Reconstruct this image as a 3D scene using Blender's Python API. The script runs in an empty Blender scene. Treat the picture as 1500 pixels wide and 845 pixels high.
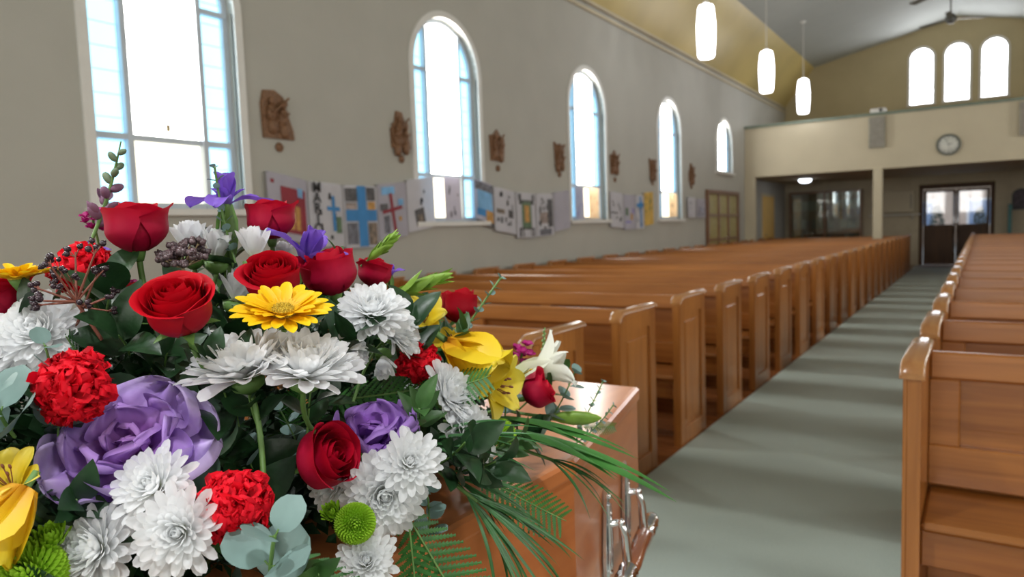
import bpy, math, random
from mathutils import Vector, Matrix, noise as mnoise
rnd = random.Random(7)
PI = math.pi
col = bpy.context.scene.collection

# ------------------------------------------------------------------ camera numbers
F = 1040.0; CX = 750.0; CY = 422.5
def _unit(v): return v.normalized()
_a = _unit(Vector((1438-CX, 315-CY, F)))
_b = Vector((-820-CX, 391-CY, F)); _b = _unit(_b - _a*_b.dot(_a))
_x = -_b; _z = _x.cross(_a)
RM = Matrix((_x, _a, _z))                       # world = RM @ (right, down, forward)
CAM = Vector((0, 0, 1.35))
def at(u, v, d):                                # a point seen at (u, v), d metres along the view axis
    return CAM + RM @ (Vector(((u-CX)/F, (v-CY)/F, 1.0))*d)
def cdir(r, u, t):                              # direction: right, up, towards the viewer
    return (RM @ Vector((r, -u, -t))).normalized()

# ------------------------------------------------------------------ materials
MATS = {}
def newmat(name):
    m = bpy.data.materials.new(name); m.use_nodes = True
    nt = m.node_tree; b = nt.nodes['Principled BSDF']; MATS[name] = m
    return m, nt, b
def N(nt, t, **k):
    n = nt.nodes.new(t)
    for a, v in k.items(): setattr(n, a, v)
    return n
def ramp(nt, stops):
    r = N(nt, 'ShaderNodeValToRGB'); e = r.color_ramp.elements
    while len(e) < len(stops): e.new(0.5)
    for i, (p, c) in enumerate(stops): e[i].position = p; e[i].color = (*c, 1)
    return r
def coords(nt, scale=(1, 1, 1), kind='Object'):
    tc = N(nt, 'ShaderNodeTexCoord'); mp = N(nt, 'ShaderNodeMapping')
    mp.inputs['Scale'].default_value = scale
    nt.links.new(tc.outputs[kind], mp.inputs['Vector']); return mp.outputs['Vector']
def plain(name, c, rough=.6, metal=0, var=.12, scale=8, coat=0, spec=.5, bump=0, trans=0, sheen=0, sss=0):
    m, nt, b = newmat(name)
    v = coords(nt); n = N(nt, 'ShaderNodeTexNoise'); n.inputs['Scale'].default_value = scale; n.inputs['Detail'].default_value = 3
    nt.links.new(v, n.inputs['Vector'])
    lo = tuple(x*(1-var) for x in c); hi = tuple(min(1, x*(1+var)) for x in c)
    r = ramp(nt, [(.3, lo), (.7, hi)]); nt.links.new(n.outputs['Fac'], r.inputs['Fac'])
    nt.links.new(r.outputs['Color'], b.inputs['Base Color'])
    b.inputs['Roughness'].default_value = rough; b.inputs['Metallic'].default_value = metal
    b.inputs['Coat Weight'].default_value = coat; b.inputs['Specular IOR Level'].default_value = spec
    if sheen: b.inputs['Sheen Weight'].default_value = sheen
    if sss:
        b.inputs['Subsurface Weight'].default_value = sss; b.inputs['Subsurface Scale'].default_value = .004
        b.inputs['Subsurface Radius'].default_value = (1, .6, .5)
    if bump:
        bp = N(nt, 'ShaderNodeBump'); bp.inputs['Strength'].default_value = bump; bp.inputs['Distance'].default_value = .01
        nt.links.new(n.outputs['Fac'], bp.inputs['Height']); nt.links.new(bp.outputs['Normal'], b.inputs['Normal'])
    if trans:
        t = N(nt, 'ShaderNodeBsdfTranslucent'); nt.links.new(r.outputs['Color'], t.inputs['Color'])
        mx = N(nt, 'ShaderNodeMixShader'); mx.inputs['Fac'].default_value = trans
        out = [x for x in nt.nodes if x.type == 'OUTPUT_MATERIAL'][0]
        nt.links.new(b.outputs[0], mx.inputs[1]); nt.links.new(t.outputs[0], mx.inputs[2]); nt.links.new(mx.outputs[0], out.inputs['Surface'])
    return m
def wood(name, c1, c2, axis, rough=.32, coat=.35, fine=38):
    m, nt, b = newmat(name)
    s = [fine, fine, fine]; s['xyz'.index(axis)] = fine*.05
    v = coords(nt, tuple(s))
    n = N(nt, 'ShaderNodeTexNoise'); n.inputs['Scale'].default_value = 1; n.inputs['Detail'].default_value = 5; n.inputs['Distortion'].default_value = .6
    nt.links.new(v, n.inputs['Vector'])
    s2 = [5, 5, 5]; s2['xyz'.index(axis)] = .5
    v2 = coords(nt, tuple(s2)); n2 = N(nt, 'ShaderNodeTexNoise'); n2.inputs['Scale'].default_value = 1; n2.inputs['Detail'].default_value = 2
    nt.links.new(v2, n2.inputs['Vector'])
    mx = N(nt, 'ShaderNodeMix'); mx.inputs['Factor'].default_value = .5
    nt.links.new(n.outputs['Fac'], mx.inputs['A']); nt.links.new(n2.outputs['Fac'], mx.inputs['B'])
    r = ramp(nt, [(.34, c1), (.66, c2)]); nt.links.new(mx.outputs['Result'], r.inputs['Fac'])
    oi = N(nt, 'ShaderNodeObjectInfo'); mr = N(nt, 'ShaderNodeMapRange'); mr.inputs['To Min'].default_value = .86; mr.inputs['To Max'].default_value = 1.12
    nt.links.new(oi.outputs['Random'], mr.inputs['Value'])
    hs = N(nt, 'ShaderNodeHueSaturation'); nt.links.new(mr.outputs['Result'], hs.inputs['Value']); nt.links.new(r.outputs['Color'], hs.inputs['Color'])
    nt.links.new(hs.outputs['Color'], b.inputs['Base Color'])
    b.inputs['Roughness'].default_value = rough; b.inputs['Coat Weight'].default_value = coat; b.inputs['Coat Roughness'].default_value = .18
    bp = N(nt, 'ShaderNodeBump'); bp.inputs['Strength'].default_value = .08; bp.inputs['Distance'].default_value = .004
    nt.links.new(n.outputs['Fac'], bp.inputs['Height']); nt.links.new(bp.outputs['Normal'], b.inputs['Normal'])
    return m
def emit(name, c, s):
    m, nt, b = newmat(name); b.inputs['Base Color'].default_value = (*c, 1)
    b.inputs['Emission Color'].default_value = (*c, 1); b.inputs['Emission Strength'].default_value = s
    b.inputs['Roughness'].default_value = .25
    return m
def glass(name, tint, fac=.85):
    m, nt, b = newmat(name); b.inputs['Base Color'].default_value = (.02, .02, .02, 1); b.inputs['Roughness'].default_value = .03
    t = N(nt, 'ShaderNodeBsdfTransparent'); t.inputs['Color'].default_value = (*tint, 1)
    g = N(nt, 'ShaderNodeBsdfGlossy'); g.inputs['Roughness'].default_value = .03
    mx = N(nt, 'ShaderNodeMixShader'); mx.inputs['Fac'].default_value = 1-fac
    out = [x for x in nt.nodes if x.type == 'OUTPUT_MATERIAL'][0]
    nt.links.new(t.outputs[0], mx.inputs[1]); nt.links.new(g.outputs[0], mx.inputs[2]); nt.links.new(mx.outputs[0], out.inputs['Surface'])
    return m

PAINT = plain('cream wall paint', (.455, .445, .40), .75, var=.03, scale=2)
PAINTG = plain('gallery cream paint', (.60, .53, .385), .7, var=.03, scale=2)
GABLE = plain('gable ochre paint', (.50, .42, .25), .8, var=.04, scale=2)
COVE = plain('cove ochre panels', (.56, .44, .17), .38, var=.18, scale=.5)
CEIL = plain('grey ceiling board', (.36, .375, .355), .8, var=.03, scale=2)
TRIMW = plain('white trim paint', (.74, .73, .70), .45, var=.03)
SASH = plain('pale grey blue sash paint', (.55, .62, .70), .45, var=.05)
CAP = plain('grey green cap paint', (.20, .25, .20), .5)
UNDER = plain('narthex wall paint', (.56, .49, .35), .75, var=.05)
WC1, WC2 = (.26, .086, .015), (.46, .18, .04)
WX = wood('varnished pew wood lengthwise', WC1, WC2, 'x', .32, .25)
WZ = wood('varnished pew wood upright', WC1, WC2, 'z')
WCAP = wood('varnished pew cap', (.33, .13, .04), (.5, .24, .08), 'y', .22, .6)
WDARK = wood('dark door wood', (.05, .022, .008), (.10, .045, .015), 'z', .6, 0)
WY = wood('coffin veneer', (.44, .135, .042), (.62, .225, .075), 'y', .28, .35, 24)
BROWN = wood('brown frame wood', (.16, .07, .03), (.25, .12, .05), 'z')
PANE = emit('frosted daylight pane', (1, .97, .90), 15)
PANEW = emit('warm frosted pane', (1, .93, .74), 1.6)
PANEB = emit('blue frosted pane', (.42, .80, 1.0), 1.45)
PANE_FILL = emit('added fill pane', (1, .97, .92), 6)
PANEU = emit('gallery window pane', (.93, .95, 1.0), 12)
LAMPG = emit('opal lamp glass', (.93, .94, 1.0), 6.0)
CHROME = plain('polished chrome', (.80, .80, .82), .12, 1, var=.02)
STEEL = plain('grey steel', (.3, .3, .3), .35, 1, var=.05)
BLACK = plain('black paint', (.015, .015, .015), .4)

# floor boards and carpet
m, nt, b = newmat('polished floor boards')
v = coords(nt, (1, 1, 1)); br = N(nt, 'ShaderNodeTexBrick'); br.inputs['Scale'].default_value = 1
br.inputs['Brick Width'].default_value = 2.4; br.inputs['Row Height'].default_value = .09; br.inputs['Mortar Size'].default_value = .002
br.inputs['Color1'].default_value = (.23, .075, .022, 1); br.inputs['Color2'].default_value = (.33, .12, .04, 1); br.inputs['Mortar'].default_value = (.05, .02, .01, 1)
nt.links.new(v, br.inputs['Vector']); nt.links.new(br.outputs['Color'], b.inputs['Base Color'])
b.inputs['Roughness'].default_value = .25; b.inputs['Coat Weight'].default_value = .3
FLOORM = m
m, nt, b = newmat('grey green carpet pile')
v = coords(nt); n = N(nt, 'ShaderNodeTexNoise'); n.inputs['Scale'].default_value = 260; n.inputs['Detail'].default_value = 2
nt.links.new(v, n.inputs['Vector']); r = ramp(nt, [(.3, (.31, .385, .35)), (.7, (.43, .51, .47))]); nt.links.new(n.outputs['Fac'], r.inputs['Fac'])
nt.links.new(r.outputs['Color'], b.inputs['Base Color']); b.inputs['Roughness'].default_value = .8; b.inputs['Sheen Weight'].default_value = .15
bp = N(nt, 'ShaderNodeBump'); bp.inputs['Strength'].default_value = .25; bp.inputs['Distance'].default_value = .004
nt.links.new(n.outputs['Fac'], bp.inputs['Height']); nt.links.new(bp.outputs['Normal'], b.inputs['Normal'])
CARPET = m

# ------------------------------------------------------------------ mesh builder
class MB:
    def __init__(s): s.v = []; s.f = []; s.m = []; s.s = []
    def add(s, vs, fs, smooth=False, mi=0):
        o = len(s.v); s.v += [tuple(p) for p in vs]
        for f in fs: s.f.append([o+i for i in f]); s.m.append(mi); s.s.append(smooth)
    def box(s, lo, hi, bev=0, mi=0, M=None):
        x0, y0, z0 = lo; x1, y1, z1 = hi
        b = min(bev, abs(x1-x0)*.45, abs(y1-y0)*.45, abs(z1-z0)*.45)
        if b <= 0:
            vs = [(x, y, z) for x in (x0, x1) for y in (y0, y1) for z in (z0, z1)]
            fs = [(0, 1, 3, 2), (4, 6, 7, 5), (0, 4, 5, 1), (2, 3, 7, 6), (0, 2, 6, 4), (1, 5, 7, 3)]
        else:
            vs = []; idx = {}
            for i, x in enumerate((x0, x1)):
                for j, y in enumerate((y0, y1)):
                    for k, z in enumerate((z0, z1)):
                        sx, sy, sz = (1, -1)[i]*b, (1, -1)[j]*b, (1, -1)[k]*b
                        for a, p in enumerate(((x, y+sy, z+sz), (x+sx, y, z+sz), (x+sx, y+sy, z))):
                            idx[i, j, k, a] = len(vs); vs.append(p)
            fs = []
            for i in (0, 1): fs.append([idx[i, j, k, 0] for j, k in ((0, 0), (1, 0), (1, 1), (0, 1))])
            for j in (0, 1): fs.append([idx[i, j, k, 1] for i, k in ((0, 0), (1, 0), (1, 1), (0, 1))])
            for k in (0, 1): fs.append([idx[i, j, k, 2] for i, j in ((0, 0), (1, 0), (1, 1), (0, 1))])
            for i in (0, 1):
                for j in (0, 1): fs.append([idx[i, j, 0, 0], idx[i, j, 0, 1], idx[i, j, 1, 1], idx[i, j, 1, 0]])
                for k in (0, 1): fs.append([idx[i, 0, k, 0], idx[i, 0, k, 2], idx[i, 1, k, 2], idx[i, 1, k, 0]])
            for j in (0, 1):
                for k in (0, 1): fs.append([idx[0, j, k, 1], idx[0, j, k, 2], idx[1, j, k, 2], idx[1, j, k, 1]])
            for i in (0, 1):
                for j in (0, 1):
                    for k in (0, 1): fs.append([idx[i, j, k, a] for a in (0, 1, 2)])
        if M: vs = [M @ Vector(p) for p in vs]
        s.add(vs, fs, False, mi)
    def prism(s, poly, a0, a1, fn, mi=0, smooth=False):     # poly of (p, q); fn(p, q, a) -> point
        n = len(poly)
        vs = [fn(p, q, a0) for p, q in poly]+[fn(p, q, a1) for p, q in poly]
        fs = [list(range(n)), list(range(2*n-1, n-1, -1))]+[[i, (i+1) % n, n+(i+1) % n, n+i] for i in range(n)]
        s.add(vs, fs, smooth, mi)
    def tube(s, pts, r, n=8, mi=0, caps=True):
        pts = [Vector(p) for p in pts]; rs = r if isinstance(r, (list, tuple)) else [r]*len(pts)
        vs = []; up = Vector((.123, .31, .94)).normalized()
        for i, p in enumerate(pts):
            t = (pts[min(i+1, len(pts)-1)]-pts[max(i-1, 0)])
            t = t.normalized() if t.length > 1e-9 else Vector((0, 0, 1))
            a = up-t*up.dot(t)
            if a.length < 1e-3: a = Vector((1, 0, 0))-t*t.x
            a.normalize(); bb = t.cross(a); up = a
            for k in range(n):
                an = 2*PI*k/n; vs.append(p+(a*math.cos(an)+bb*math.sin(an))*rs[i])
        fs = [[i*n+k, i*n+(k+1) % n, (i+1)*n+(k+1) % n, (i+1)*n+k] for i in range(len(pts)-1) for k in range(n)]
        s.add(vs, fs, True, mi)
        if caps:
            s.add(vs[:n], [list(range(n))[::-1]], False, mi); s.add(vs[-n:], [list(range(n))], False, mi)
    def lathe(s, prof, n=24, M=None, mi=0, smooth=True):    # prof of (r, z)
        vs = [(r*math.cos(2*PI*k/n), r*math.sin(2*PI*k/n), z) for r, z in prof for k in range(n)]
        fs = [[i*n+k, i*n+(k+1) % n, (i+1)*n+(k+1) % n, (i+1)*n+k] for i in range(len(prof)-1) for k in range(n)]
        if prof[0][0] > 1e-6: fs.append(list(range(n))[::-1])
        if prof[-1][0] > 1e-6: fs.append([(len(prof)-1)*n+k for k in range(n)])
        if M: vs = [M @ Vector(p) for p in vs]
        s.add(vs, fs, smooth, mi)
    def ball(s, c, r, nu=10, nv=6, mi=0, M=None):
        if not isinstance(r, (tuple, list)): r = (r, r, r)
        vs = []; fs = []
        for j in range(nv+1):
            th = PI*j/nv
            for k in range(nu):
                an = 2*PI*k/nu
                p = Vector((r[0]*math.sin(th)*math.cos(an), r[1]*math.sin(th)*math.sin(an), r[2]*math.cos(th)))
                if M: p = M @ p
                vs.append(Vector(c)+p)
        for j in range(nv):
            for k in range(nu): fs.append([j*nu+k, j*nu+(k+1) % nu, (j+1)*nu+(k+1) % nu, (j+1)*nu+k])
        s.add(vs, fs, True, mi)
    def sheet(s, nu, nv, fn, mi=0):
        vs = [fn(i/nu, j/nv) for j in range(nv+1) for i in range(nu+1)]
        w = nu+1
        fs = [[j*w+i, j*w+i+1, (j+1)*w+i+1, (j+1)*w+i] for j in range(nv) for i in range(nu)]
        s.add(vs, fs, True, mi)
    def mesh(s, name, mats):
        me = bpy.data.meshes.new(name); me.from_pydata(s.v, [], s.f)
        for m in (mats if isinstance(mats, (list, tuple)) else [mats]): me.materials.append(m)
        me.polygons.foreach_set('material_index', s.m); me.polygons.foreach_set('use_smooth', s.s)
        me.update(); return me
    def build(s, name, mats, parent=None): return link(name, s.mesh(name, mats), parent)
def link(name, me, parent=None):
    o = bpy.data.objects.new(name, me); col.objects.link(o)
    if parent is not None: o.parent = parent
    return o
def tag(o, label=None, cat=None, group=None, kind=None):
    if label: o['label'] = label
    if cat: o['category'] = cat
    if group: o['group'] = group
    if kind: o['kind'] = kind
    return o
def empty(name, loc=(0, 0, 0), M=None):
    o = bpy.data.objects.new(name, None); o.empty_display_size = .05; col.objects.link(o)
    if M is not None: o.matrix_basis = M
    else: o.location = loc
    return o
def struct(o, label=None):
    o['kind'] = 'structure'
    if label: o['label'] = label
    return o
def copy_tree(o, parent=None):
    c = o.copy(); col.objects.link(c)
    if parent is not None: c.parent = parent
    for ch in list(o.children): copy_tree(ch, c)
    return c
ORD = ['first', 'second', 'third', 'fourth', 'fifth', 'sixth', 'seventh', 'eighth', 'ninth', 'tenth', 'eleventh', 'twelfth',
       'thirteenth', 'fourteenth', 'fifteenth', 'sixteenth', 'seventeenth', 'eighteenth', 'nineteenth', 'twentieth', 'twenty-first', 'twenty-second', 'twenty-third']

# ------------------------------------------------------------------ the building
WL, WR, MID = -5.10, 3.86, -.62
YB, YF = -6.0, 23.2
ZW = 4.82; ZE = 5.92; ZR = 6.72; XE = 0.84     # wall top, cove top, ridge, width of the cove
WINY = [-.35, 3.15, 6.50, 9.95, 13.40, 16.96]
HW = .58; ZS = 1.48; ZC = 3.18
def arched_wall(name, fn, u0, u1, ztop, ops, mat, th=.22):
    # ops: (centre, half width, z0, z spring); fn(u, z, d) with d outward depth
    mb = MB()
    for d, fl in ((0, 0), (th, 1)):
        cur = u0
        for (c, hw, z0, zs) in ops:
            mb.add([fn(cur, 0, d), fn(c-hw, 0, d), fn(c-hw, ztop, d), fn(cur, ztop, d)], [(0, 1, 2, 3)])
            mb.add([fn(c-hw, 0, d), fn(c+hw, 0, d), fn(c+hw, z0, d), fn(c-hw, z0, d)], [(0, 1, 2, 3)])
            n = 20
            arc = [(c-hw*math.cos(PI*k/n), zs+hw*math.sin(PI*k/n)) for k in range(n+1)]
            for k in range(n):
                a, b = arc[k], arc[k+1]
                mb.add([fn(a[0], a[1], d), fn(b[0], b[1], d), fn(b[0], ztop, d), fn(a[0], ztop, d)], [(0, 1, 2, 3)])
            if d == 0:
                path = [(c-hw, z0)]+arc+[(c+hw, z0), (c-hw, z0)]
                for k in range(len(path)-1):
                    a, b = path[k], path[k+1]
                    mb.add([fn(a[0], a[1], 0), fn(b[0], b[1], 0), fn(b[0], b[1], th), fn(a[0], a[1], th)], [(0, 1, 2, 3)])
            cur = c+hw
        mb.add([fn(cur, 0, d), fn(u1, 0, d), fn(u1, ztop, d), fn(cur, ztop, d)], [(0, 1, 2, 3)])
    mb.add([fn(u0, ztop, 0), fn(u1, ztop, 0), fn(u1, ztop, th), fn(u0, ztop, th)], [(0, 1, 2, 3)])
    return struct(mb.build(name, mat))
def wops(z5): 
    L = []
    for i, y in enumerate(WINY):
        z0 = ZS if i < 5 else z5
        if i <= 1: z0 = 1.60
        L.append((y, HW, z0, ZC))
    return L
fL = lambda u, z, d: (WL-d, u, z)
fR = lambda u, z, d: (WR+d, u, z)
arched_wall('wall_left', fL, YB, YF, ZW, wops(2.56), PAINT)
arched_wall('wall_right', fR, YB, YF, ZW, wops(2.56), PAINT)

def arch_band(mb, fn, c, r0, r1, z0, zs, d0, d1, mi=0, n=28):
    def path(r): return [(c-r, z0)]+[(c-r*math.cos(PI*k/n), zs+r*math.sin(PI*k/n)) for k in range(n+1)]+[(c+r, z0)]
    A, B = path(r0), path(r1); m_ = len(A)
    vs = [fn(u, z, d0) for u, z in A]+[fn(u, z, d0) for u, z in B]+[fn(u, z, d1) for u, z in A]+[fn(u, z, d1) for u, z in B]
    fs = []
    for k in range(m_-1):
        fs += [[k, k+1, m_+k+1, m_+k], [2*m_+k, 2*m_+k+1, 3*m_+k+1, 3*m_+k], [k, k+1, 2*m_+k+1, 2*m_+k], [m_+k, m_+k+1, 3*m_+k+1, 3*m_+k]]
    fs += [[0, m_, 3*m_, 2*m_], [m_-1, 2*m_-1, 4*m_-1, 3*m_-1]]
    mb.add(vs, fs, False, mi)
def bbox(mb, fn, u0, u1, z0, z1, d0, d1, mi=0):
    vs = [fn(u, z, d) for u in (u0, u1) for z in (z0, z1) for d in (d0, d1)]
    mb.add(vs, [(0, 1, 3, 2), (4, 6, 7, 5), (0, 4, 5, 1), (2, 3, 7, 6), (0, 2, 6, 4), (1, 5, 7, 3)], False, mi)
def pane_strip(mb, fn, c, ua, ub, z0, z1, r, zs, d, n=10):
    # a pane between ua and ub from z0 up to min(z1, the arch)
    cols = []
    for k in range(n+1):
        u = ua+(ub-ua)*k/n; top = zs+math.sqrt(max(0, r*r-(u-c)**2)); cols.append((u, min(z1, top)))
    for k in range(n):
        a, b = cols[k], cols[k+1]
        if max(a[1], b[1]) <= z0: continue
        mb.add([fn(a[0], z0, d), fn(b[0], z0, d), fn(b[0], max(z0, b[1]), d), fn(a[0], max(z0, a[1]), d)], [(0, 1, 2, 3)])
def side_window(idx, fn, c, z0, zs, short=False):
    w = empty('window_%d' % idx, fn(c, z0, 0)); struct(w)
    base = Vector(fn(c, z0, 0))
    g = lambda u, z, d: tuple(Vector(fn(u, z, d))-base)
    mb = MB(); arch_band(mb, g, c, HW, HW+.07, z0-.02, zs, -.022, .02)                     # plaster-edge moulding
    mb.build('window_architrave', TRIMW, w)
    mb = MB(); bbox(mb, g, c-HW-.10, c+HW+.10, z0-.05, z0, -.07, .16); mb.build('window_sill', TRIMW, w)
    mb = MB(); arch_band(mb, g, c, HW-.05, HW, z0, zs, .07, .15)
    hm = .30
    zt = zs+math.sqrt((HW-.03)**2-hm*hm)
    for s_ in (-1, 1): bbox(mb, g, c+s_*hm-.022, c+s_*hm+.022, z0, zt, .05, .15)
    bbox(mb, g, c-HW+.03, c+HW-.03, z0, z0+.05, .06, .15)
    if not short: bbox(mb, g, c-HW+.03, c+HW-.03, z0+.50, z0+.545, .06, .15)
    for s_ in (-1, 1): bbox(mb, g, min(c+s_*hm, c+s_*(HW-.02)), max(c+s_*hm, c+s_*(HW-.02)), zs-.04, zs, .06, .15)
    # leading lines of the side lights
    for s_ in (-1, 1):
        z = z0+.16
        while z < zs+.2:
            a, b_ = sorted((c+s_*(hm+.02), c+s_*(HW-.05)))
            bbox(mb, g, a, b_, z, z+.004, .105, .117); z += .165
    mb.build('window_frame', SASH, w)
    mb = MB(); pane_strip(mb, g, c, c-hm+.02, c+hm-.02, z0+(.545 if not short else .05), 9, HW-.05, zs, .11); mb.build('centre_pane', PANE, w)
    if not short:
        mb = MB(); pane_strip(mb, g, c, c-hm+.02, c+hm-.02, z0+.05, z0+.50, HW-.05, zs, .11); mb.build('lower_pane', PANEW, w)
    for s_ in (-1, 1):
        a, b_ = sorted((c+s_*(hm+.02), c+s_*(HW-.04)))
        mb = MB(); pane_strip(mb, g, c, a, b_, z0+.05, zs-.04, HW-.05, zs, .112)
        pane_strip(mb, g, c, a, b_, zs, 9, HW-.05, zs, .112); mb.build('side_pane', PANEB, w)
    return w
k = 1
for i, y in enumerate(WINY):
    z0 = 1.60 if i <= 1 else (ZS if i < 5 else 2.56)
    w = side_window(k, fL, y, z0, ZC, i == 5); k += 1
    if i == 1:   # small tag on the centre pane
        mb = MB(); mb.box((.0, -.02, -.03), (.004, .02, .03)); o = mb.build('pane_sticker', plain('sticker', (.35, .27, .15), .6), w)
        o.location = (-.10, .0+.02, .62)
for i, y in enumerate(WINY):
    z0 = 1.60 if i <= 1 else (ZS if i < 5 else 2.56)
    side_window(k, fR, y, z0, ZC, i == 5); k += 1

# gable end wall with the door opening and three round-headed windows
GW = [-1.46, MID, .22]; GH = .30; GZ0 = 4.50; GZC = 5.73
def roofz(x):
    a = abs(x-MID); half = (WR-WL)/2
    if a > half-XE: return ZW+(ZE-ZW)*(half-a)/XE
    return ZR-(ZR-ZE)*a/(half-XE)
DX0, DX1, DZ = -1.42, .23, 2.20
def gable(name, y, th, mat, holes=True):
    mb = MB()
    xs = sorted(set([WL, WL+XE, MID, WR-XE, WR, DX0, DX1]+[WL+(WR-WL)*i/40 for i in range(41)] +
                [c-GH*math.cos(PI*k/12) for c in GW for k in range(13)]))
    for d in (0, th):
        for a, b in zip(xs[:-1], xs[1:]):
            mid = (a+b)/2; bands = []
            lo = DZ if (holes and DX0 < mid < DX1) else 0
            g = next((c for c in GW if abs(mid-c) < GH), None) if holes else None
            if g is not None:
                ta = GZC+math.sqrt(max(0, GH*GH-(a-g)**2)); tb = GZC+math.sqrt(max(0, GH*GH-(b-g)**2))
                bands = [(lo, lo, GZ0, GZ0), (ta, tb, roofz(a), roofz(b))]
            else: bands = [(lo, lo, roofz(a), roofz(b))]
            for z0, z1, z2, z3 in bands:
                mb.add([(a, y+d, z0), (b, y+d, z1), (b, y+d, z3), (a, y+d, z2)], [(0, 1, 2, 3)])
    if holes:
        for c in GW:
            p = [(c-GH, GZ0)]+[(c-GH*math.cos(PI*k/12), GZC+GH*math.sin(PI*k/12)) for k in range(13)]+[(c+GH, GZ0), (c-GH, GZ0)]
            for q, r_ in zip(p[:-1], p[1:]): mb.add([(q[0], y, q[1]), (r_[0], y, r_[1]), (r_[0], y+th, r_[1]), (q[0], y+th, q[1])], [(0, 1, 2, 3)])
        p = [(DX0, 0), (DX0, DZ), (DX1, DZ), (DX1, 0)]
        for q, r_ in zip(p[:-1], p[1:]): mb.add([(q[0], y, q[1]), (r_[0], y, r_[1]), (r_[0], y+th, r_[1]), (q[0], y+th, q[1])], [(0, 1, 2, 3)])
    return struct(mb.build(name, mat))
gable('wall_far', YF, .25, GABLE); gable('wall_back', YB-.2, .2, PAINT, False)
for i, c in enumerate(GW):
    w = struct(empty('window_%d' % (13+i), (c, YF, GZ0)))
    mb = MB(); g = lambda u, z, d: (u, d, z)
    arch_band(mb, g, 0, GH-.03, GH+.04, 0, GZC-GZ0, -.02, .08); bbox(mb, g, -GH-.05, GH+.05, -.05, 0, -.06, .1); mb.build('window_frame', TRIMW, w)
    mb = MB(); pane_strip(mb, g, 0, -GH+.02, GH-.02, 0, 9, GH-.02, GZC-GZ0, .07, 14); mb.build('pane', PANEU, w)

for i, c in enumerate((-2.6, MID, 1.36)):      # added windows, unseen behind the camera, to brighten the flowers
    w = struct(empty('window_%d' % (16+i), (c, YB, 1.6)))
    mb = MB(); g = lambda u, z, d: (u, -d, z)
    arch_band(mb, g, 0, .66, .76, 0, 2.1, -.05, .0); bbox(mb, g, -.8, .8, -.06, 0, -.09, 0); bbox(mb, g, -.02, .02, 0, 2.75, -.04, 0); mb.build('window_frame', TRIMW, w)
    mb = MB(); pane_strip(mb, g, 0, -.65, .65, 0, 9, .66, 2.1, -.01, 24); mb.build('pane', PANE_FILL, w)

# ceiling: ochre coves and grey slopes
mb = MB()
for (xa, za, xb, zb, mi) in ((WL, ZW, WL+XE, ZE, 0), (WL+XE, ZE, MID, ZR, 1), (MID, ZR, WR-XE, ZE, 1), (WR-XE, ZE, WR, ZW, 0)):
    nseg = 17
    for i in range(nseg):
        ya, yb = YB+(YF-YB)*i/nseg, YB+(YF-YB)*(i+1)/nseg
        mb.add([(xa, ya, za), (xb, ya, zb), (xb, yb, zb), (xa, yb, za)], [(0, 1, 2, 3)], False, mi)
        mb.add([(xa, ya, za+.12), (xb, ya, zb+.12), (xb, yb, zb+.12), (xa, yb, za+.12)], [(0, 1, 2, 3)], False, mi)
struct(mb.build('ceiling', [COVE, CEIL]))
mb = MB(); mb.box((WL, YB, ZW-.16), (WL+.045, YF, ZW-.11), .01); mb.box((WL, YB, ZW-.05), (WL+.07, YF, ZW), .015); struct(mb.build('trim_1', PAINTG))
mb = MB(); mb.box((WL, YB, 0), (WL+.02, 15.4, .14), .004); struct(mb.build('baseboard_left', TRIMW))
mb = MB(); mb.box((WR-.02, YB, 0), (WR, YF, .14), .004); struct(mb.build('baseboard_right', TRIMW))
mb = MB(); mb.box((WL-.2, YB-.2, -.1), (WR+.2, YF+.25, 0)); struct(mb.build('floor', FLOORM))
AX0, AX1 = -1.49, -.20
mb = MB(); mb.box((AX0, -2.2, 0), (AX1, 21.7, .008), .002); mb.box((WL+.03, -5.9, 0), (WR-.05, 1.2, .006), .002)
tag(mb.build('aisle_carpet', CARPET), 'grey green carpet runner down the aisle and across the front', 'carpet')
mb = MB(); mb.box((AX0-.05, 21.75, 0), (AX1+.1, 23.1, .01), .003)  # thin pale slab paints the sun's reflection on the floor
tag(mb.build('door_mat', plain('pale painted glare', (.45, .45, .45), .25)), 'pale slab painted as sun reflection on the floor inside the entrance doors', 'mat')

# gallery across the far end
GY = 18.7; GZB, GZT = 2.50, 3.74
mb = MB(); mb.box((WL, GY, GZB), (WR, GY+.14, GZT), .01); struct(mb.build('wall_gallery', PAINTG))
mb = MB(); mb.box((WL, GY+.14, GZB), (WR, YF, GZB+.14)); struct(mb.build('floor_gallery', UNDER))
mb = MB(); mb.box((WL, GY-.04, GZT), (WR, GY+.2, GZT+.06), .012); struct(mb.build('trim_2', CAP))
mb = MB(); mb.box((WL, GY-.05, 0), (-4.84, GY+.14, GZB), .01); struct(mb.build('wall_pier', PAINTG))
mb = MB(); mb.box((-2.14, GY-.03, 0), (-1.94, GY+.15, GZB+.03), .015); struct(mb.build('trim_3', PAINTG), 'square cream column under the gallery')
mb = MB()
for xa, xb in ((WL, DX0-.07), (DX1+.07, WR)): mb.box((xa, YF-.012, 0), (xb, YF-.001, GZB), 0)
for x in (-2.35, -1.75, .55, .95): mb.box((x, YF-.03, 0), (x+.03, YF-.012, GZB), .004)
mb.box((DX0-.07, YF-.012, DZ+.07), (DX1+.07, YF-.001, GZB)); struct(mb.build('wall_narthex', UNDER))
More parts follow.
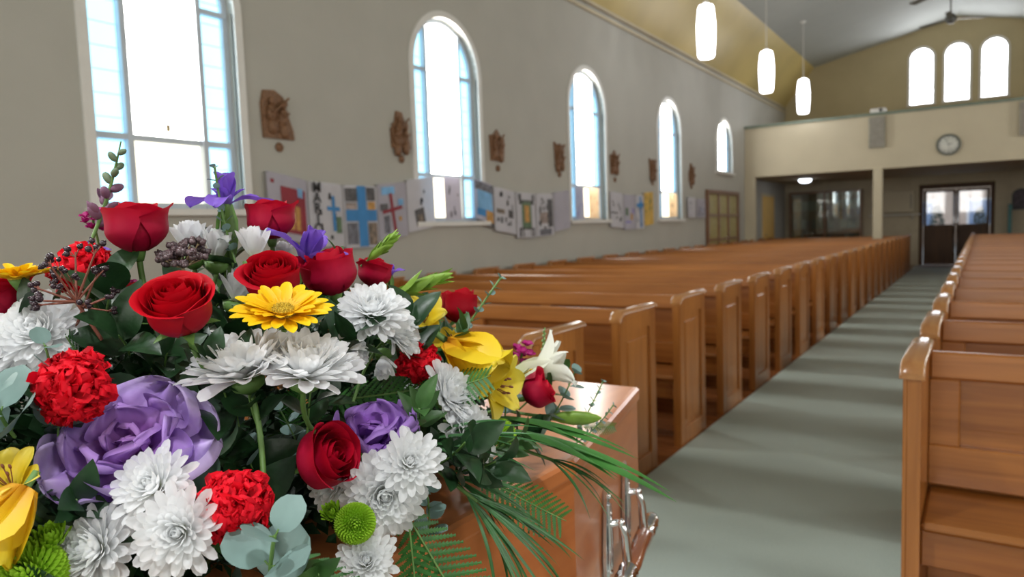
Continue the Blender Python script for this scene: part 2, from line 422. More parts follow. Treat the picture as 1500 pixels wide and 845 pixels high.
# speakers, clock, projector on the gallery
GREYP = plain('grey speaker cloth', (.30, .28, .24), .9)
def box_panel(name, x, z0, z1, wd, lab, cat):
    r_ = empty(name, (x, GY, z0)); tag(r_, lab, cat)
    mb = MB(); mb.box((-wd/2, -.10, 0), (wd/2, -.002, z1-z0), .012); mb.build('cabinet', plain('warm grey casing', (.36, .34, .28), .7), r_)
    mb = MB(); mb.box((-wd/2+.03, -.106, .03), (wd/2-.03, -.099, z1-z0-.03), .003); mb.build('grille', GREYP, r_)
box_panel('wall_speaker', -2.06, 2.99, 3.70, .34, 'tall grey column speaker on gallery front above the cream column', 'speaker')
box_panel('wall_speaker', .80, 2.99, 3.70, .34, 'grey column speaker on gallery front, cut by right edge of the photo', 'speaker')
ck = empty('wall_clock', (-.64, GY, 2.93)); tag(ck, 'round white wall clock with grey rim on gallery front', 'clock')
MY = Matrix.Rotation(PI/2, 4, 'X')
mb = MB(); mb.lathe([(0, 0), (.21, 0), (.235, .02), (.235, .05), (.2, .055), (.195, .04)], 40, MY); mb.build('clock_case', plain('dark grey green rim', (.13, .14, .12), .4), ck)
mb = MB(); mb.lathe([(0, .046), (.19, .046), (.19, .041)], 40, MY); mb.build('clock_face', plain('clock face', (.72, .72, .66), .5), ck)
for h in range(12):
    mb = MB(); mb.box((-.006, -.049, .145), (.006, -.045, .178), 0, 0, Matrix.Rotation(h*PI/6, 4, 'Y')); mb.build('hour_mark', BLACK, ck)
for nm, L_, w_, a in (('hour_hand', .09, .012, 1.2), ('minute_hand', .14, .008, -.4)):
    mb = MB(); mb.box((-w_/2, -.055, -.02), (w_/2, -.050, L_), 0, 0, Matrix.Rotation(a, 4, 'Y')); mb.build(nm, BLACK, ck)
pj = empty('projector', (-2.05, GY+.08, GZT+.06)); tag(pj, 'small white box resting on the gallery ledge above speaker', 'box')
mb = MB(); mb.box((-.16, -.1, 0), (.16, .12, .10), .02); mb.build('body', TRIMW, pj)
mb = MB(); mb.lathe([(0, .10), (.03, .10), (.035, .115), (0, .116)], 16, Matrix.Translation((.06, 0, .05)) @ MY); mb.build('lens', BLACK, pj)

# entrance doors
for i, (xa, xb) in enumerate(((DX0+.05, MID+.02), (MID+.03, DX1-.05))):
    d = struct(empty('door_%d' % (1+i), (xa, YF+.03, 0))); w_ = xb-xa
    mb = MB(); s_ = .07
    mb.box((0, 0, .01), (s_, .045, 2.10), .004); mb.box((w_-s_, 0, .01), (w_, .045, 2.10), .004)
    mb.box((s_, 0, 2.03), (w_-s_, .045, 2.10), .004); mb.box((s_, 0, 1.00), (w_-s_, .045, 1.12), .004); mb.box((s_, 0, .01), (w_-s_, .045, .16), .004)
    mb.box((s_, .012, .16), (w_-s_, .033, 1.00), .003); mb.build('door_leaf', WDARK, d)
    mb = MB(); mb.box((s_, .02, 1.12), (w_-s_, .026, 2.03)); mb.build('door_glass', glass('door glass', (.92, .93, .97), .93), d)
    hx = w_-.035 if i == 0 else .035
    mb = MB(); mb.tube([(hx, -.005, .35), (hx, -.05, .37), (hx, -.05, 1.95), (hx, -.005, 1.97)], .014, 10); mb.build('door_handle', CHROME, d)
mb = MB(); mb.box((DX0-.06, YF-.02, 0), (DX0+.04, YF+.1, DZ+.05), .006); mb.box((DX1-.04, YF-.02, 0), (DX1+.06, YF+.1, DZ+.05), .006)
mb.box((DX0+.04, YF-.02, 2.12), (DX1-.04, YF+.1, DZ+.05), .006); struct(mb.build('trim_4', WDARK))
# glazed brown double door in the left wall
d = struct(empty('door_3', (WL, 16.75, 0))); yw, zt = 1.22, 2.12
mb = MB(); mb.box((0, -yw, 0), (.07, -yw+.10, zt), .006); mb.box((0, yw-.10, 0), (.07, yw, zt), .006); mb.box((0, -yw+.1, zt-.09), (.07, yw-.1, zt), .006)
for i in (1, 2): y = -yw+.1+(2*yw-.2)*i/3; mb.box((.01, y-.035, 0), (.06, y+.035, zt-.09), .005)
for z in (.45, 1.0, 1.55): mb.box((.015, -yw+.1, z-.025), (.055, yw-.1, z+.025), .004)
mb.build('door_leaf', BROWN, d)
mb = MB(); mb.box((.012, -yw+.1, .02), (.02, yw-.1, zt-.09)); mb.build('door_glass', plain('amber obscure glass', (.42, .36, .15), .25, var=.25, scale=30), d)
mb = MB(); mb.ball((.075, .08, 1.02), .025); mb.build('door_handle', CHROME, d)
# tan flush door beyond the pier
d = struct(empty('door_4', (WL, 21.0, 0)))
mb = MB(); mb.box((0, -.62, 0), (.05, .62, 2.08), .006); mb.build('door_leaf', plain('tan flush door', (.80, .50, .13), .5, var=.05), d)
mb = MB(); mb.box((0, -.70, 0), (.03, -.63, 2.16), .004); mb.box((0, .63, 0), (.03, .70, 2.16), .004); mb.box((0, -.63, 2.09), (.03, .63, 2.16), .004); mb.build('door_frame', PAINTG, d)
mb = MB(); mb.ball((.08, -.5, 1.0), .025); mb.build('door_handle', CHROME, d)

# display cabinet under the gallery
cb = empty('display_cabinet', (-3.90, YF-.02, .0)); tag(cb, 'wide brown glass fronted cabinet full of papers under the gallery', 'cabinet')
mb = MB(); hwid = 1.0
mb.box((-hwid, -.34, 0), (-hwid+.06, 0, 2.22), .006); mb.box((hwid-.06, -.34, 0), (hwid, 0, 2.22), .006)
mb.box((-hwid+.06, -.34, 2.16), (hwid-.06, 0, 2.22), .006); mb.box((-hwid+.06, -.34, .0), (hwid-.06, 0, .55), .006); mb.box((-hwid+.06, -.02, .55), (hwid-.06, 0, 2.16)); mb.box((-.03, -.34, .55), (.03, -.02, 2.16), .004)
mb.build('carcass', BROWN, cb)
for z in (1.08, 1.62):
    for xa, xb in ((-hwid+.06, -.03), (.03, hwid-.06)):
        mb = MB(); mb.box((xa, -.33, z), (xb, -.02, z+.025)); mb.build('shelf', BROWN, cb)
for xa, xb in ((-hwid+.06, -.03), (.03, hwid-.06)):
    mb = MB(); mb.box((xa, -.335, .55), (xb, -.33, 2.16)); mb.build('glass_door', glass('cabinet glass', (.85, .92, .88), .80), cb)
PAPC = [plain('leaflet %d' % i, c, .7, var=.3, scale=30) for i, c in enumerate([(.10, .14, .12), (.30, .32, .26), (.12, .17, .18), (.42, .40, .34), (.16, .08, .07), (.07, .08, .07)])]
for z0 in (.55, 1.105, 1.645):
    for side in (0, 1):
        x = (-hwid+.08) if side == 0 else .05; xe = -.05 if side == 0 else hwid-.09
        while x < xe-.12:
            w_ = rnd.uniform(.10, .19); h_ = rnd.uniform(.24, .40)
            mb = MB(); mb.box((0, 0, 0), (w_-.012, .02, h_), .002, 0, Matrix.Rotation(-.15, 4, 'X'))
            o = mb.build('booklet', rnd.choice(PAPC)); o.location = (-3.90+x, YF-.20-rnd.uniform(0, .06), z0+.004)
            tag(o, 'small booklet standing among others behind the cabinet glass', 'booklet', 'booklets in the glass cabinet'); x += w_
# wall box, shelf, picture and stand near the doors
bx = empty('wall_box', (-1.98, YF-.012, 1.50)); tag(bx, 'cream metal box on the wall between column and entrance doors', 'wall box')
mb = MB(); mb.box((-.38, -.2, 0), (.38, 0, .62), .015); mb.build('casing', PAINTG, bx)
mb = MB(); mb.box((.30, -.21, .1), (.33, -.2, .5), .003); mb.build('vent_strip', GREYP, bx)
sh = empty('wall_ledge', (-2.2, YF-.03, 1.42)); tag(sh, 'narrow cream ledge on the wall below the metal box', 'ledge')
mb = MB(); mb.box((-.55, -.15, 0), (.75, 0, .03), .005); mb.build('board', TRIMW, sh)
for x in (-.4, .55):
    mb = MB(); mb.prism([(0, 0), (-.12, 0), (0, -.14)], x, x+.02, lambda p, q, a: (a, p, q)); mb.build('bracket', TRIMW, sh)
pc = empty('wall_picture', (.86, YF-.03, 1.50)); tag(pc, 'dark arched picture on wall at the right edge, beyond the pews', 'picture')
mb = MB(); arch_band(mb, lambda u, z, d: (u, d, z), 0, .16, .20, 0, .32, -.03, 0); mb.box((-.2, -.03, -.04), (.2, 0, 0), .003); mb.build('picture_frame', BLACK, pc)
mb = MB(); pane_strip(mb, lambda u, z, d: (u, d, z), 0, -.17, .17, 0, 9, .17, .32, -.012, 12); mb.build('picture_panel', plain('dark picture', (.05, .03, .045), .5, var=.8, scale=10), pc)
st = empty('post', (.62, YF-.32, 0)); tag(st, 'slim teal post standing beyond the right pews by the wall', 'post')
mb = MB(); mb.lathe([(0, 0), (.14, 0), (.14, .02), (.03, .035), (.02, .05)], 20); mb.build('foot', plain('teal paint', (.03, .17, .17), .4), st)
mb = MB(); mb.box((-.045, -.02, .04), (.045, .02, 1.62), .01); mb.build('upright', MATS['teal paint'], st)
cl = empty('ceiling_light', (-4.05, 20.8, GZB)); tag(cl, 'small round white light under the gallery ceiling near tan door', 'light')
mb = MB(); mb.lathe([(0, -.02), (.19, -.02), (.19, 0), (0, 0)], 28); mb.build('base', TRIMW, cl)
mb = MB(); mb.lathe([(0, -.11), (.08, -.105), (.14, -.075), (.17, -.02)], 28); mb.build('diffuser', emit('gallery downlight', (.85, .92, 1), 6), cl)

# pendant lamps and fans
def pendant(y, lab):
    x, z = -3.60, 4.32; top = roofz(x)
    r_ = empty('pendant_lamp', (x, y, top)); tag(r_, lab, 'lamp', 'opal pendant lamps above the left pews'); dz = z-top
    mb = MB(); mb.lathe([(0, dz-.41), (.10, dz-.405), (.125, dz-.37), (.14, dz-.1), (.142, dz+.1), (.12, dz+.33), (.105, dz+.38), (.05, dz+.40), (0, dz+.40)], 28); mb.build('lamp_shade', LAMPG, r_)
    mb = MB(); mb.lathe([(0, dz+.395), (.05, dz+.395), (.045, dz+.44), (.012, dz+.46), (0, dz+.46)], 18); mb.build('shade_cap', TRIMW, r_)
    mb = MB(); mb.tube([(0, 0, dz+.45), (0, 0, -.02)], .007, 6); mb.build('cord', TRIMW, r_)
    mb = MB(); mb.lathe([(.06, 0), (.06, -.03), (.02, -.05), (0, -.05)], 18); mb.build('ceiling_rose', TRIMW, r_)
pendant(11.1, 'nearest and largest of three glowing white pendant lamps')
pendant(14.8, 'middle of three glowing white cylinder pendant lamps')
pendant(18.3, 'farthest glowing pendant lamp, hanging before the gallery front')
FANM = plain('dark grey fan', (.10, .10, .09), .4)
def fan(y, z, ang, lab):
    r_ = empty('ceiling_fan', (MID+.02, y, ZR-.01)); tag(r_, lab, 'ceiling fan', 'ceiling fans along the ridge'); dz = z-ZR
    mb = MB(); mb.tube([(0, 0, dz+.1), (0, 0, 0)], .016, 8); mb.build('rod', FANM, r_)
    mb = MB(); mb.lathe([(0, dz-.09), (.05, dz-.085), (.10, dz-.04), (.11, dz+.02), (.08, dz+.08), (.03, dz+.12), (0, dz+.12)], 22); mb.build('motor', FANM, r_)
    for k_ in range(3):
        A = Matrix.Rotation(ang+k_*2*PI/3, 4, 'Z') @ Matrix.Translation((0, 0, dz)) @ Matrix.Rotation(.2, 4, 'X')
        mb = MB(); mb.prism([(.09, -.02), (.2, -.045), (.66, -.065), (.68, 0), (.66, .065), (.2, .045), (.09, .02)], -.004, .004, lambda p, q, a: A @ Vector((p, q, a))); mb.build('blade', FANM, r_)
fan(13.9, 5.02, .25, 'dark three-blade ceiling fan cut by the top edge of photo')
fan(17.6, 5.40, .5, 'dark three-blade ceiling fan hanging in front of the gable windows')

# outside the entrance
mb = MB(); mb.box((-30, YF+.3, -.15), (30, YF+60, -.05)); struct(mb.build('ground_outside', plain('pale paving', (.55, .54, .52), .8)))
hs_ = empty('house', (-4, YF+17, -.05)); tag(hs_, 'pale house with tan brick seen through the entrance door glass', 'house')
mb = MB(); mb.box((-5, 0, 0), (9, 6, 3.0), .02); mb.build('wall', plain('tan brick', (.55, .42, .32), .8), hs_)
mb = MB(); mb.prism([(-.5, 3.0), (6.5, 3.0), (3, 4.6)], -5.4, 9.4, lambda p, q, a: (a, p, q)); mb.build('roof', plain('grey tiles', (.22, .22, .24), .8), hs_)
for x in (-3.6, 0.6, 3.4, 6.6):
    f_ = MB(); f_.box((x, -.03, .9), (x+1.5, .01, 2.2), .01); f_ = f_.build('window', TRIMW, hs_)
    p_ = MB(); p_.box((x+.1, -.04, 1.0), (x+1.4, -.03, 2.1)); p_.build('window_glass', plain('window glass %d' % int(x*10), (.20, .28, .42), .1), f_)
for x, h_, lab in ((-1.25, 1.75, 'dark conifer-shaped stand-in for an unclear form outside, seen through left entrance door'), (-.05, 1.65, 'dark pointed stand-in for an unclear form outside, seen through right entrance door')):
    s_ = empty('shrub_standin', (x, YF+4.5, -.05)); tag(s_, lab, 'shrub_standin')  # unclear dark shape outside, drawn as a conifer bush
    mb = MB(); mb.tube([(0, 0, 0), (0, 0, .4)], .04); mb.build('trunk', BROWN, s_)
    mb = MB()
    for q in range(900):
        t = rnd.random()**.7; a = rnd.uniform(0, 2*PI); rr = .34*(1-t)**.6*rnd.uniform(.55, 1)+.03
        p = Vector((rr*math.cos(a), rr*math.sin(a), .2+(h_-.2)*t)); d1 = Vector((rnd.uniform(-1, 1), rnd.uniform(-1, 1), rnd.uniform(-.2, 1))).normalized()*.07
        d2 = Vector((rnd.uniform(-1, 1), rnd.uniform(-1, 1), rnd.uniform(-1, 1))).normalized()*.03
        mb.add([p-d2, p+d2, p+d1], [(0, 1, 2)])
    mb.build('foliage', plain('conifer %s' % h_, (.02, .045, .04), .8), s_)

# ------------------------------------------------------------------ pews
def pew_parts(s, L):
    # local frame: x = 0 the aisle face, running towards s*x; y = 0 front of the end panel, facing -y
    def X(a, b): return (min(s*a, s*b), max(s*a, s*b))
    P = []
    D, H, T = .46, .912, .048
    def end(x0, recess):
        mb = MB(); pr = [(0, .0), (D, .0), (D, H), (.028, H), (.0, H-.022)]
        xa, xb = X(x0, x0+T)
        if recess:
            ia, ib = X(x0+.012, x0+T); mb.prism(pr, ia, ib, lambda p, q, a: (a, p, q))
            fa, fb = X(x0, x0+.013); sw = .075
            mb.box((fa, 0, 0), (fb, sw, H-.03), .003); mb.box((fa, D-sw, 0), (fb, D, H), .003)
            mb.box((fa, sw, 0), (fb, D-sw, .11), .003); mb.prism([(sw, H-.10), (D-sw, H-.10), (D-sw, H), (sw, H), (.03, H), (0, H-.024), (sw, H-.03)], fa, fb, lambda p, q, a: (a, p, q))
            ga, gb = X(x0+.006, x0+.014); mb.box((ga, sw+.03, .15), (gb, D-sw-.03, H-.15), .005)
        else: mb.prism(pr, xa, xb, lambda p, q, a: (a, p, q))
        return mb
    def cap(x0):
        mb = MB(); xa, xb = X(x0-.010, x0+T+.010); c = (xa+xb)/2; h_ = (xb-xa)/2; n = 8
        prof = [(c-h_*math.cos(PI*k_/n), .018*math.sin(PI*k_/n)**.6) for k_ in range(n+1)]
        stn = [(-.008, H-.040), (.0, H-.022), (.028, H), (D+.008, H)]
        vs = [(p, y, z+q) for (y, z) in stn for p, q in prof]; w_ = n+1
        fs = [[j*w_+i, j*w_+i+1, (j+1)*w_+i+1, (j+1)*w_+i] for j in range(3) for i in range(n)]
        mb.add(vs, fs, True); mb.add(vs[:w_], [list(range(w_))]); mb.add(vs[-w_:], [list(range(w_))])
        mb.add([vs[0], vs[w_], vs[2*w_], vs[3*w_], vs[4*w_-1], vs[3*w_-1], vs[2*w_-1], vs[w_-1]], [(0, 1, 6, 7), (1, 2, 5, 6), (2, 3, 4, 5)])
        return mb
    P.append(('end_panel', end(0, True).mesh('end_panel', WZ), [('end_cap', cap(0).mesh('end_cap', WCAP))]))
    P.append(('end_panel', end(L-T, False).mesh('end_panel', WZ), [('end_cap', cap(L-T).mesh('end_cap', WCAP))]))
    xi, xo = T, L-T
    lean = Matrix.Translation((0, .385, .44)) @ Matrix.Rotation(-.07, 4, 'X') @ Matrix.Translation((0, -.385, -.44))
    mb = MB(); a, b = X(xi, xo); mb.box((a, .412, .335), (b, .424, .80), 0, 0, lean)
    mb.box((a, .365, .80), (b, .415, .893), .008, 0, lean); mb.box((a, .366, .44), (b, .415, .575), .004, 0, lean)
    n = 3
    for i in range(n+1):
        c = xi+.045+(xo-xi-.09)*i/n; w_ = .045
        p, q = X(max(xi, c-w_), min(xo, c+w_)); mb.box((p, .368, .575), (q, .415, .80), .004, 0, lean)
    P.append(('backrest', mb.mesh('backrest', WX), []))
    mb = MB(); mb.box((a, .02, .40), (b, .40, .43), .012); P.append(('seat', mb.mesh('seat', WX), []))
    mb = MB(); mb.box((a, .06, .28), (b, .085, .40), .004); P.append(('seat_apron', mb.mesh('seat_apron', WX), []))
    mb = MB(); mb.box((a, .425, .62), (b, .52, .635), .004); mb.box((a, .51, .635), (b, .52, .66), .002); P.append(('book_ledge', mb.mesh('book_ledge', WX), []))
    mb = MB(); mb.box((a, .37, .10), (b, .39, .20), .004); P.append(('foot_rail', mb.mesh('foot_rail', WX), []))
    return P
def spawn_parts(parts, root):
    for nm, me, sub in parts:
        o = link(nm, me, root)
        for n2, m2 in sub: link(n2, m2, o)
LP = pew_parts(-1, 3.42); RP = pew_parts(1, 3.45)
SP = .848; LY0 = 2.38; RY0 = 2.38; NL = 22
for i in range(NL):
    y = LY0+SP*i
    r_ = empty('pew', (-1.50, y, 0)); spawn_parts(LP, r_)
    lab = ORD[i]+' wooden pew from the front in the left block'+(', its aisle end behind the coffin' if i == 0 else '')
    if i == NL-1: lab = 'last wooden pew of the left block, under the gallery by the doors'
    tag(r_, lab, 'pew', 'pews of the left block')
for i in range(NL):
    y = RY0+.85*i
    r_ = empty('pew', (-.188, y, 0)); spawn_parts(RP, r_)
    lab = ORD[i]+' wooden pew from the front in the right block'
    if i == 0: lab = 'front wooden pew at the right edge, its panelled back and seat facing us'
    if i == NL-1: lab = 'last wooden pew of the right block, nearest the entrance doors'
    tag(r_, lab, 'pew', 'pews of the right block')

# ------------------------------------------------------------------ stations of the cross and medallions
CARV = plain('carved brown wood', (.20, .098, .045), .55, var=.35, scale=60, bump=.4)
def station(y, kind, lab):
    s = empty('carved_plaque', (WL, y, 2.42)); tag(s, lab, 'carving', 'carved wooden reliefs along the left wall')
    S_ = random.Random(kind)
    out = {0: [(-.15, -.21), (.17, -.21), (.16, -.13), (.10, .03), (.07, .15), (-.02, .20), (-.13, .19), (-.16, .08)],
           1: [(-.13, -.17), (.15, -.17), (.12, .0), (.07, .10), (.03, .20), (-.05, .21), (-.08, .08), (-.14, .02)],
           2: [(-.14, -.19), (.13, -.19), (.15, .0), (.15, .10), (.06, .13), (.0, .20), (-.07, .14), (-.16, .12), (-.15, .0)],
           3: [(-.10, -.18), (.10, -.18), (.12, .05), (.17, .16), (.03, .12), (-.06, .14), (-.14, .17), (-.12, .03)]}[kind % 4]
    mb = MB(); mb.prism(out, .0, .025, lambda p, q, a: (a, p, q)); mb.build('backboard', CARV, s)
    mb = MB()
    figs = [(-.07, .0), (.05, -.03)] if kind % 2 == 0 else [(-.03, .02), (.06, -.06), (-.07, -.08)]
    for (fy, fz) in figs:
        mb.ball((.045, fy, fz+.10), (.026, .028, .034)); mb.ball((.035, fy, fz-.0), (.03, .045, .085)); mb.ball((.03, fy+.01, fz-.11), (.03, .05, .07))
        a = S_.uniform(-.6, .6); mb.tube([(.05, fy-.03, fz+.05), (.075, fy-.01, fz+.0), (.07, fy+.04, fz+.03+a*.03)], [.014, .012, .009], 8)
    mb.tube([(.06, -.12, -.05), (.07, 0, .06), (.06, .1, .14)], .011, 6)
    for q in range(12): mb.ball((.022, S_.uniform(-.11, .11), S_.uniform(-.16, .1)), (.02, .025, .03))
    mb.build('carved_figures', CARV, s)
    md = empty('wall_medallion', (WL, y+.01, 2.14)); tag(md, 'small round brown medallion on wall '+lab.split(',')[0].replace('carved brown relief ', 'under the relief '), 'medallion', 'round medallions under the reliefs')
    mb = MB(); mb.lathe([(0, 0), (.036, 0), (.042, .012), (.034, .022), (0, .02)], 20, Matrix.Rotation(PI/2, 4, 'Y')); mb.build('disc', CARV, md)
    mb = MB(); mb.box((.02, -.004, -.02), (.026, .004, .02), .001); mb.box((.02, -.014, .004), (.026, .014, .011), .001); mb.build('cross_mark', CARV, md)
for y, k_, lab in ((4.10, 0, 'carved brown relief right of the first big window, the largest one'),
                   (5.66, 1, 'carved brown relief just left of the second window, pointed top'),
                   (7.45, 2, 'carved brown relief just right of the second window'),
                   (9.02, 3, 'carved brown relief just left of the third window'),
                   (10.88, 2, 'carved brown relief right of the third window'),
                   (12.50, 3, 'carved brown relief just left of the fourth window'),
                   (14.62, 1, 'carved brown relief left of the fifth window, farthest one')): station(y, k_, lab)

# ------------------------------------------------------------------ drawn sheets strung along the left wall
PAPER = plain('white drawing paper', (.74, .73, .78), .8, var=.03, trans=.35)
PAPERG = plain('pale grey paper', (.60, .58, .66), .8, var=.03, trans=.35)
PAPERP = plain('cream pink paper', (.90, .78, .64), .8, var=.05, trans=.6)
PAPERY = plain('yellow paper', (.75, .50, .12), .8, var=.1, trans=.2)
INK = plain('black ink', (.03, .03, .035), .7)
BLUEP = plain('bright blue paint', (.035, .22, .52), .6)
SKYP = plain('sky blue paint', (.20, .45, .75), .6, var=.2)
REDP = plain('dark red paint', (.26, .015, .03), .6)
GOLDP = plain('ochre paint', (.50, .26, .06), .6, var=.3, scale=20)
SKINP = plain('peach paint', (.75, .40, .22), .6)
GREENP = plain('green paint', (.10, .17, .09), .6, var=.5, scale=25)
LILACP = plain('lilac paint', (.32, .28, .60), .6)
PHOTO = [plain('dim photograph %d' % i, c, .5, var=.7, scale=24) for i, c in enumerate([(.07, .065, .07), (.20, .15, .11), (.13, .13, .16), (.28, .22, .20)])]
def poster(y0, y1, zt, zb, lab, marks, paper=None, skew=0):
    w_ = y1-y0; h_ = zt-zb; X0 = WL+.035
    r_ = empty('poster', (X0, y0, zb)); tag(r_, lab, 'poster', 'drawn posters strung along the left wall')
    bow = lambda p: .012+.018*math.sin(PI*p)
    mb = MB(); mb.sheet(8, 6, lambda u, v: (bow(u)*(1-v*.5), w_*u, h_*v+skew*u))
    mb.sheet(8, 6, lambda u, v: (bow(u)*(1-v*.5)-.0015, w_*u, h_*v+skew*u))
    sh_ = mb.build('sheet', paper or PAPER, r_)
    mb = MB()
    for e in (.03, .97): mb.tube([(-.036, w_*e, h_+skew*e-.010), (.016, w_*e, h_+skew*e-.008)], .005, 6)
    mb.build('peg', STEEL, r_)
    def quad(name, mat, a, b, c, d, lift=.004, rot=0):
        ca, cb_ = (a+c)/2, (b+d)/2; co, si = math.cos(rot), math.sin(rot); L_ = []
        mb = MB(); n = 4
        def pt(u, v):
            p = (c-a)*(u-.5)*w_; q = (d-b)*(v-.5)*h_; yy = ca*w_+p*co-q*si; zz = cb_*h_+p*si+q*co; t = min(1, max(0, yy/w_))
            return (bow(t)*(1-zz/h_*.5)+lift, yy, zz+skew*t)
        mb.sheet(n, n, pt); mb.build(name, mat, sh_)
    for m_ in marks:
        k = m_[0]
        if k == 'q': quad(m_[1], m_[2], *m_[3:7], rot=(m_[7] if len(m_) > 7 else 0))
        elif k == 'x':                        # a painted cross: material, centre, crossbar height, half width, half height, stroke, tilt
            _, mt, cx_, cz_, hw_, z0, z1, t, ro = m_
            quad('painted_cross', mt, cx_-t, z0, cx_+t, z1, .006, ro); quad('painted_cross', mt, cx_-hw_, cz_-t*.7, cx_+hw_, cz_+t*.7, .0065, ro)
        elif k == 'dots':
            R_ = random.Random(m_[2]); mb = MB()
            for _ in range(m_[1]):
                a = R_.uniform(.12, .85); b = R_.uniform(.1, .9); hh = R_.uniform(.03, .07); ww = R_.uniform(.02, .05)
                x = bow(a)*(1-b*.5)+.005
                mb.add([(x, (a-ww)*w_, (b-hh)*h_+skew*a), (x, (a+ww)*w_, (b-hh)*h_+skew*a), (x, (a+ww*.6)*w_, (b+hh)*h_+skew*a), (x, (a-ww*.6)*w_, (b+hh)*h_+skew*a)], [(0, 1, 2, 3)])
            mb.build('drawn_figures', m_[3] if len(m_) > 3 else INK, sh_)
        elif k == 'text':
            _, body, a, b, size = m_
            cu = bpy.data.curves.new('lettering', 'FONT'); cu.body = body; cu.size = size; cu.space_line = .72; cu.align_x = 'CENTER'; cu.extrude = .0008; cu.offset = .0025
            cu.materials.append(INK); o = bpy.data.objects.new('lettering', cu); me_ = bpy.data.meshes.new_from_object(o); bpy.data.objects.remove(o); o = link('lettering', me_, sh_)
            o.matrix_basis = Matrix.Translation((.032, a*w_, b*h_+skew*a)) @ Matrix(((0, 0, 1, 0), (1, 0, 0, 0), (0, 1, 0, 0), (0, 0, 0, 1)))
P_ = 'drawn poster on left wall '
poster(3.93, 4.36, 1.93, 1.36, 'grey poster with a dark red picture, leftmost on the wall',
       [('q', 'picture', REDP, .30, .12, .92, .82), ('q', 'picture', GOLDP, .36, .18, .78, .55), ('q', 'picture', SKYP, .72, .70, .86, .84), ('q', 'picture', REDP, .08, .84, .16, .90), ('q', 'picture', SKINP, .5, .3, .62, .44)], PAPERG, -.07)
poster(4.37, 4.78, 1.86, 1.27, 'white poster with black stacked letters and small blue cross',
       [('text', 'M\nA\nR\nI\nO\nN', .20, .84, .13), ('x', BLUEP, .68, .60, .20, .25, .80, .045, 0), ('dots', 5, 3), ('q', 'picture', GREENP, .74, .22, .92, .48)], None, -.02)
poster(4.79, 5.24, 1.84, 1.235, 'poster of photographs with a large bright blue cross',
       [('q', 'photograph', PHOTO[0], .04, .74, .38, .95), ('q', 'photograph', PHOTO[0], .66, .76, .93, .97), ('q', 'photograph', PHOTO[3], .05, .50, .34, .72), ('q', 'photograph', GOLDP, .68, .56, .92, .74),
        ('q', 'photograph', PHOTO[2], .05, .06, .34, .40), ('q', 'photograph', PHOTO[1], .66, .04, .95, .40), ('x', BLUEP, .5, .52, .46, .02, .99, .13, 0), ('q', 'cross_centre', SKINP, .41, .45, .59, .60)], None, .0)
poster(5.25, 5.68, 1.86, 1.30, 'white poster with a tilted dark red cross',
       [('q', 'picture', SKYP, .12, .80, .55, .94), ('q', 'photograph', PHOTO[0], .06, .52, .30, .64), ('q', 'picture', SKYP, .66, .58, .86, .70), ('x', REDP, .46, .52, .34, .06, .82, .045, .12), ('q', 'photograph', PHOTO[2], .16, .10, .34, .42), ('q', 'picture', GOLDP, .66, .30, .76, .38)], PAPERG, .04)
poster(5.69, 6.14, 1.92, 1.37, 'pale poster with one dark picture, just left of second window',
       [('dots', 3, 11), ('q', 'photograph', PHOTO[0], .24, .10, .56, .42, .15), ('q', 'photograph', PHOTO[1], .30, .14, .48, .30)], None, .06)
poster(6.32, 6.62, 1.98, 1.50, 'backlit pale poster over lower left of second window', [('dots', 7, 21)], PAPERG, 0)
poster(6.90, 7.28, 1.99, 1.46, 'poster with blue sky photo at lower right of second window',
       [('q', 'photograph', PHOTO[2], .0, .78, .98, .97), ('q', 'picture', SKYP, .10, .36, .92, .78), ('q', 'picture', BLUEP, .06, .20, .5, .36), ('q', 'picture', GOLDP, .5, .10, .95, .36), ('q', 'photograph', PHOTO[0], 0, .0, .98, .10)], PAPERG, -.07)
poster(7.30, 7.78, 1.91, 1.36, 'white poster with scattered small dark figures',
       [('dots', 10, 5), ('q', 'photograph', PHOTO[1], .08, .42, .42, .52), ('q', 'photograph', PHOTO[0], .6, .36, .85, .54)], None, -.06)
poster(7.80, 8.28, 1.85, 1.26, 'white poster with tall dark green and ochre altar drawing',
       [('q', 'drawing', GREENP, .24, .22, .72, .80), ('q', 'drawing', GOLDP, .34, .34, .62, .72), ('q', 'drawing', PHOTO[0], .12, .74, .88, .84), ('q', 'drawing', PHOTO[0], .1, .84, .22, .97), ('q', 'drawing', PHOTO[0], .78, .84, .9, .97), ('q', 'drawing', PHOTO[0], .10, .02, .88, .22), ('q', 'drawing', PAPER, .2, .02, .78, .18, 0)], None, -.01)
poster(8.30, 8.76, 1.84, 1.26, 'poster crowded with dark and pink photographs',
       [('dots', 14, 8), ('q', 'photograph', PHOTO[3], .15, .30, .6, .56), ('q', 'photograph', PHOTO[0], .6, .2, .92, .86), ('q', 'photograph', PHOTO[2], .12, .02, .8, .16)], None, .02)
poster(8.78, 9.24, 1.87, 1.32, 'nearly blank pale poster just left of third window', [('dots', 2, 4, PAPERG)], PAPERG, .05)
poster(9.42, 9.70, 1.97, 1.49, 'lilac backlit poster at lower left of third window', [('dots', 9, 31, LILACP)], PAPERG, 0)
poster(9.86, 10.22, 1.97, 1.50, 'cream pink backlit poster in middle of third window', [('dots', 5, 32, SKINP)], PAPERP, 0)
poster(10.62, 11.12, 1.94, 1.36, 'white poster with thin black strokes, right of third window', [('dots', 8, 41), ('q', 'drawing', INK, .02, .40, .5, .43)], None, -.03)
poster(11.14, 11.62, 1.90, 1.31, 'white poster with small green, yellow and lilac drawings',
       [('q', 'drawing', GREENP, .12, .40, .3, .62), ('q', 'drawing', GOLDP, .5, .28, .68, .46), ('q', 'drawing', LILACP, .66, .44, .84, .60), ('q', 'drawing', LILACP, .1, .18, .5, .24)], PAPERG, 0)
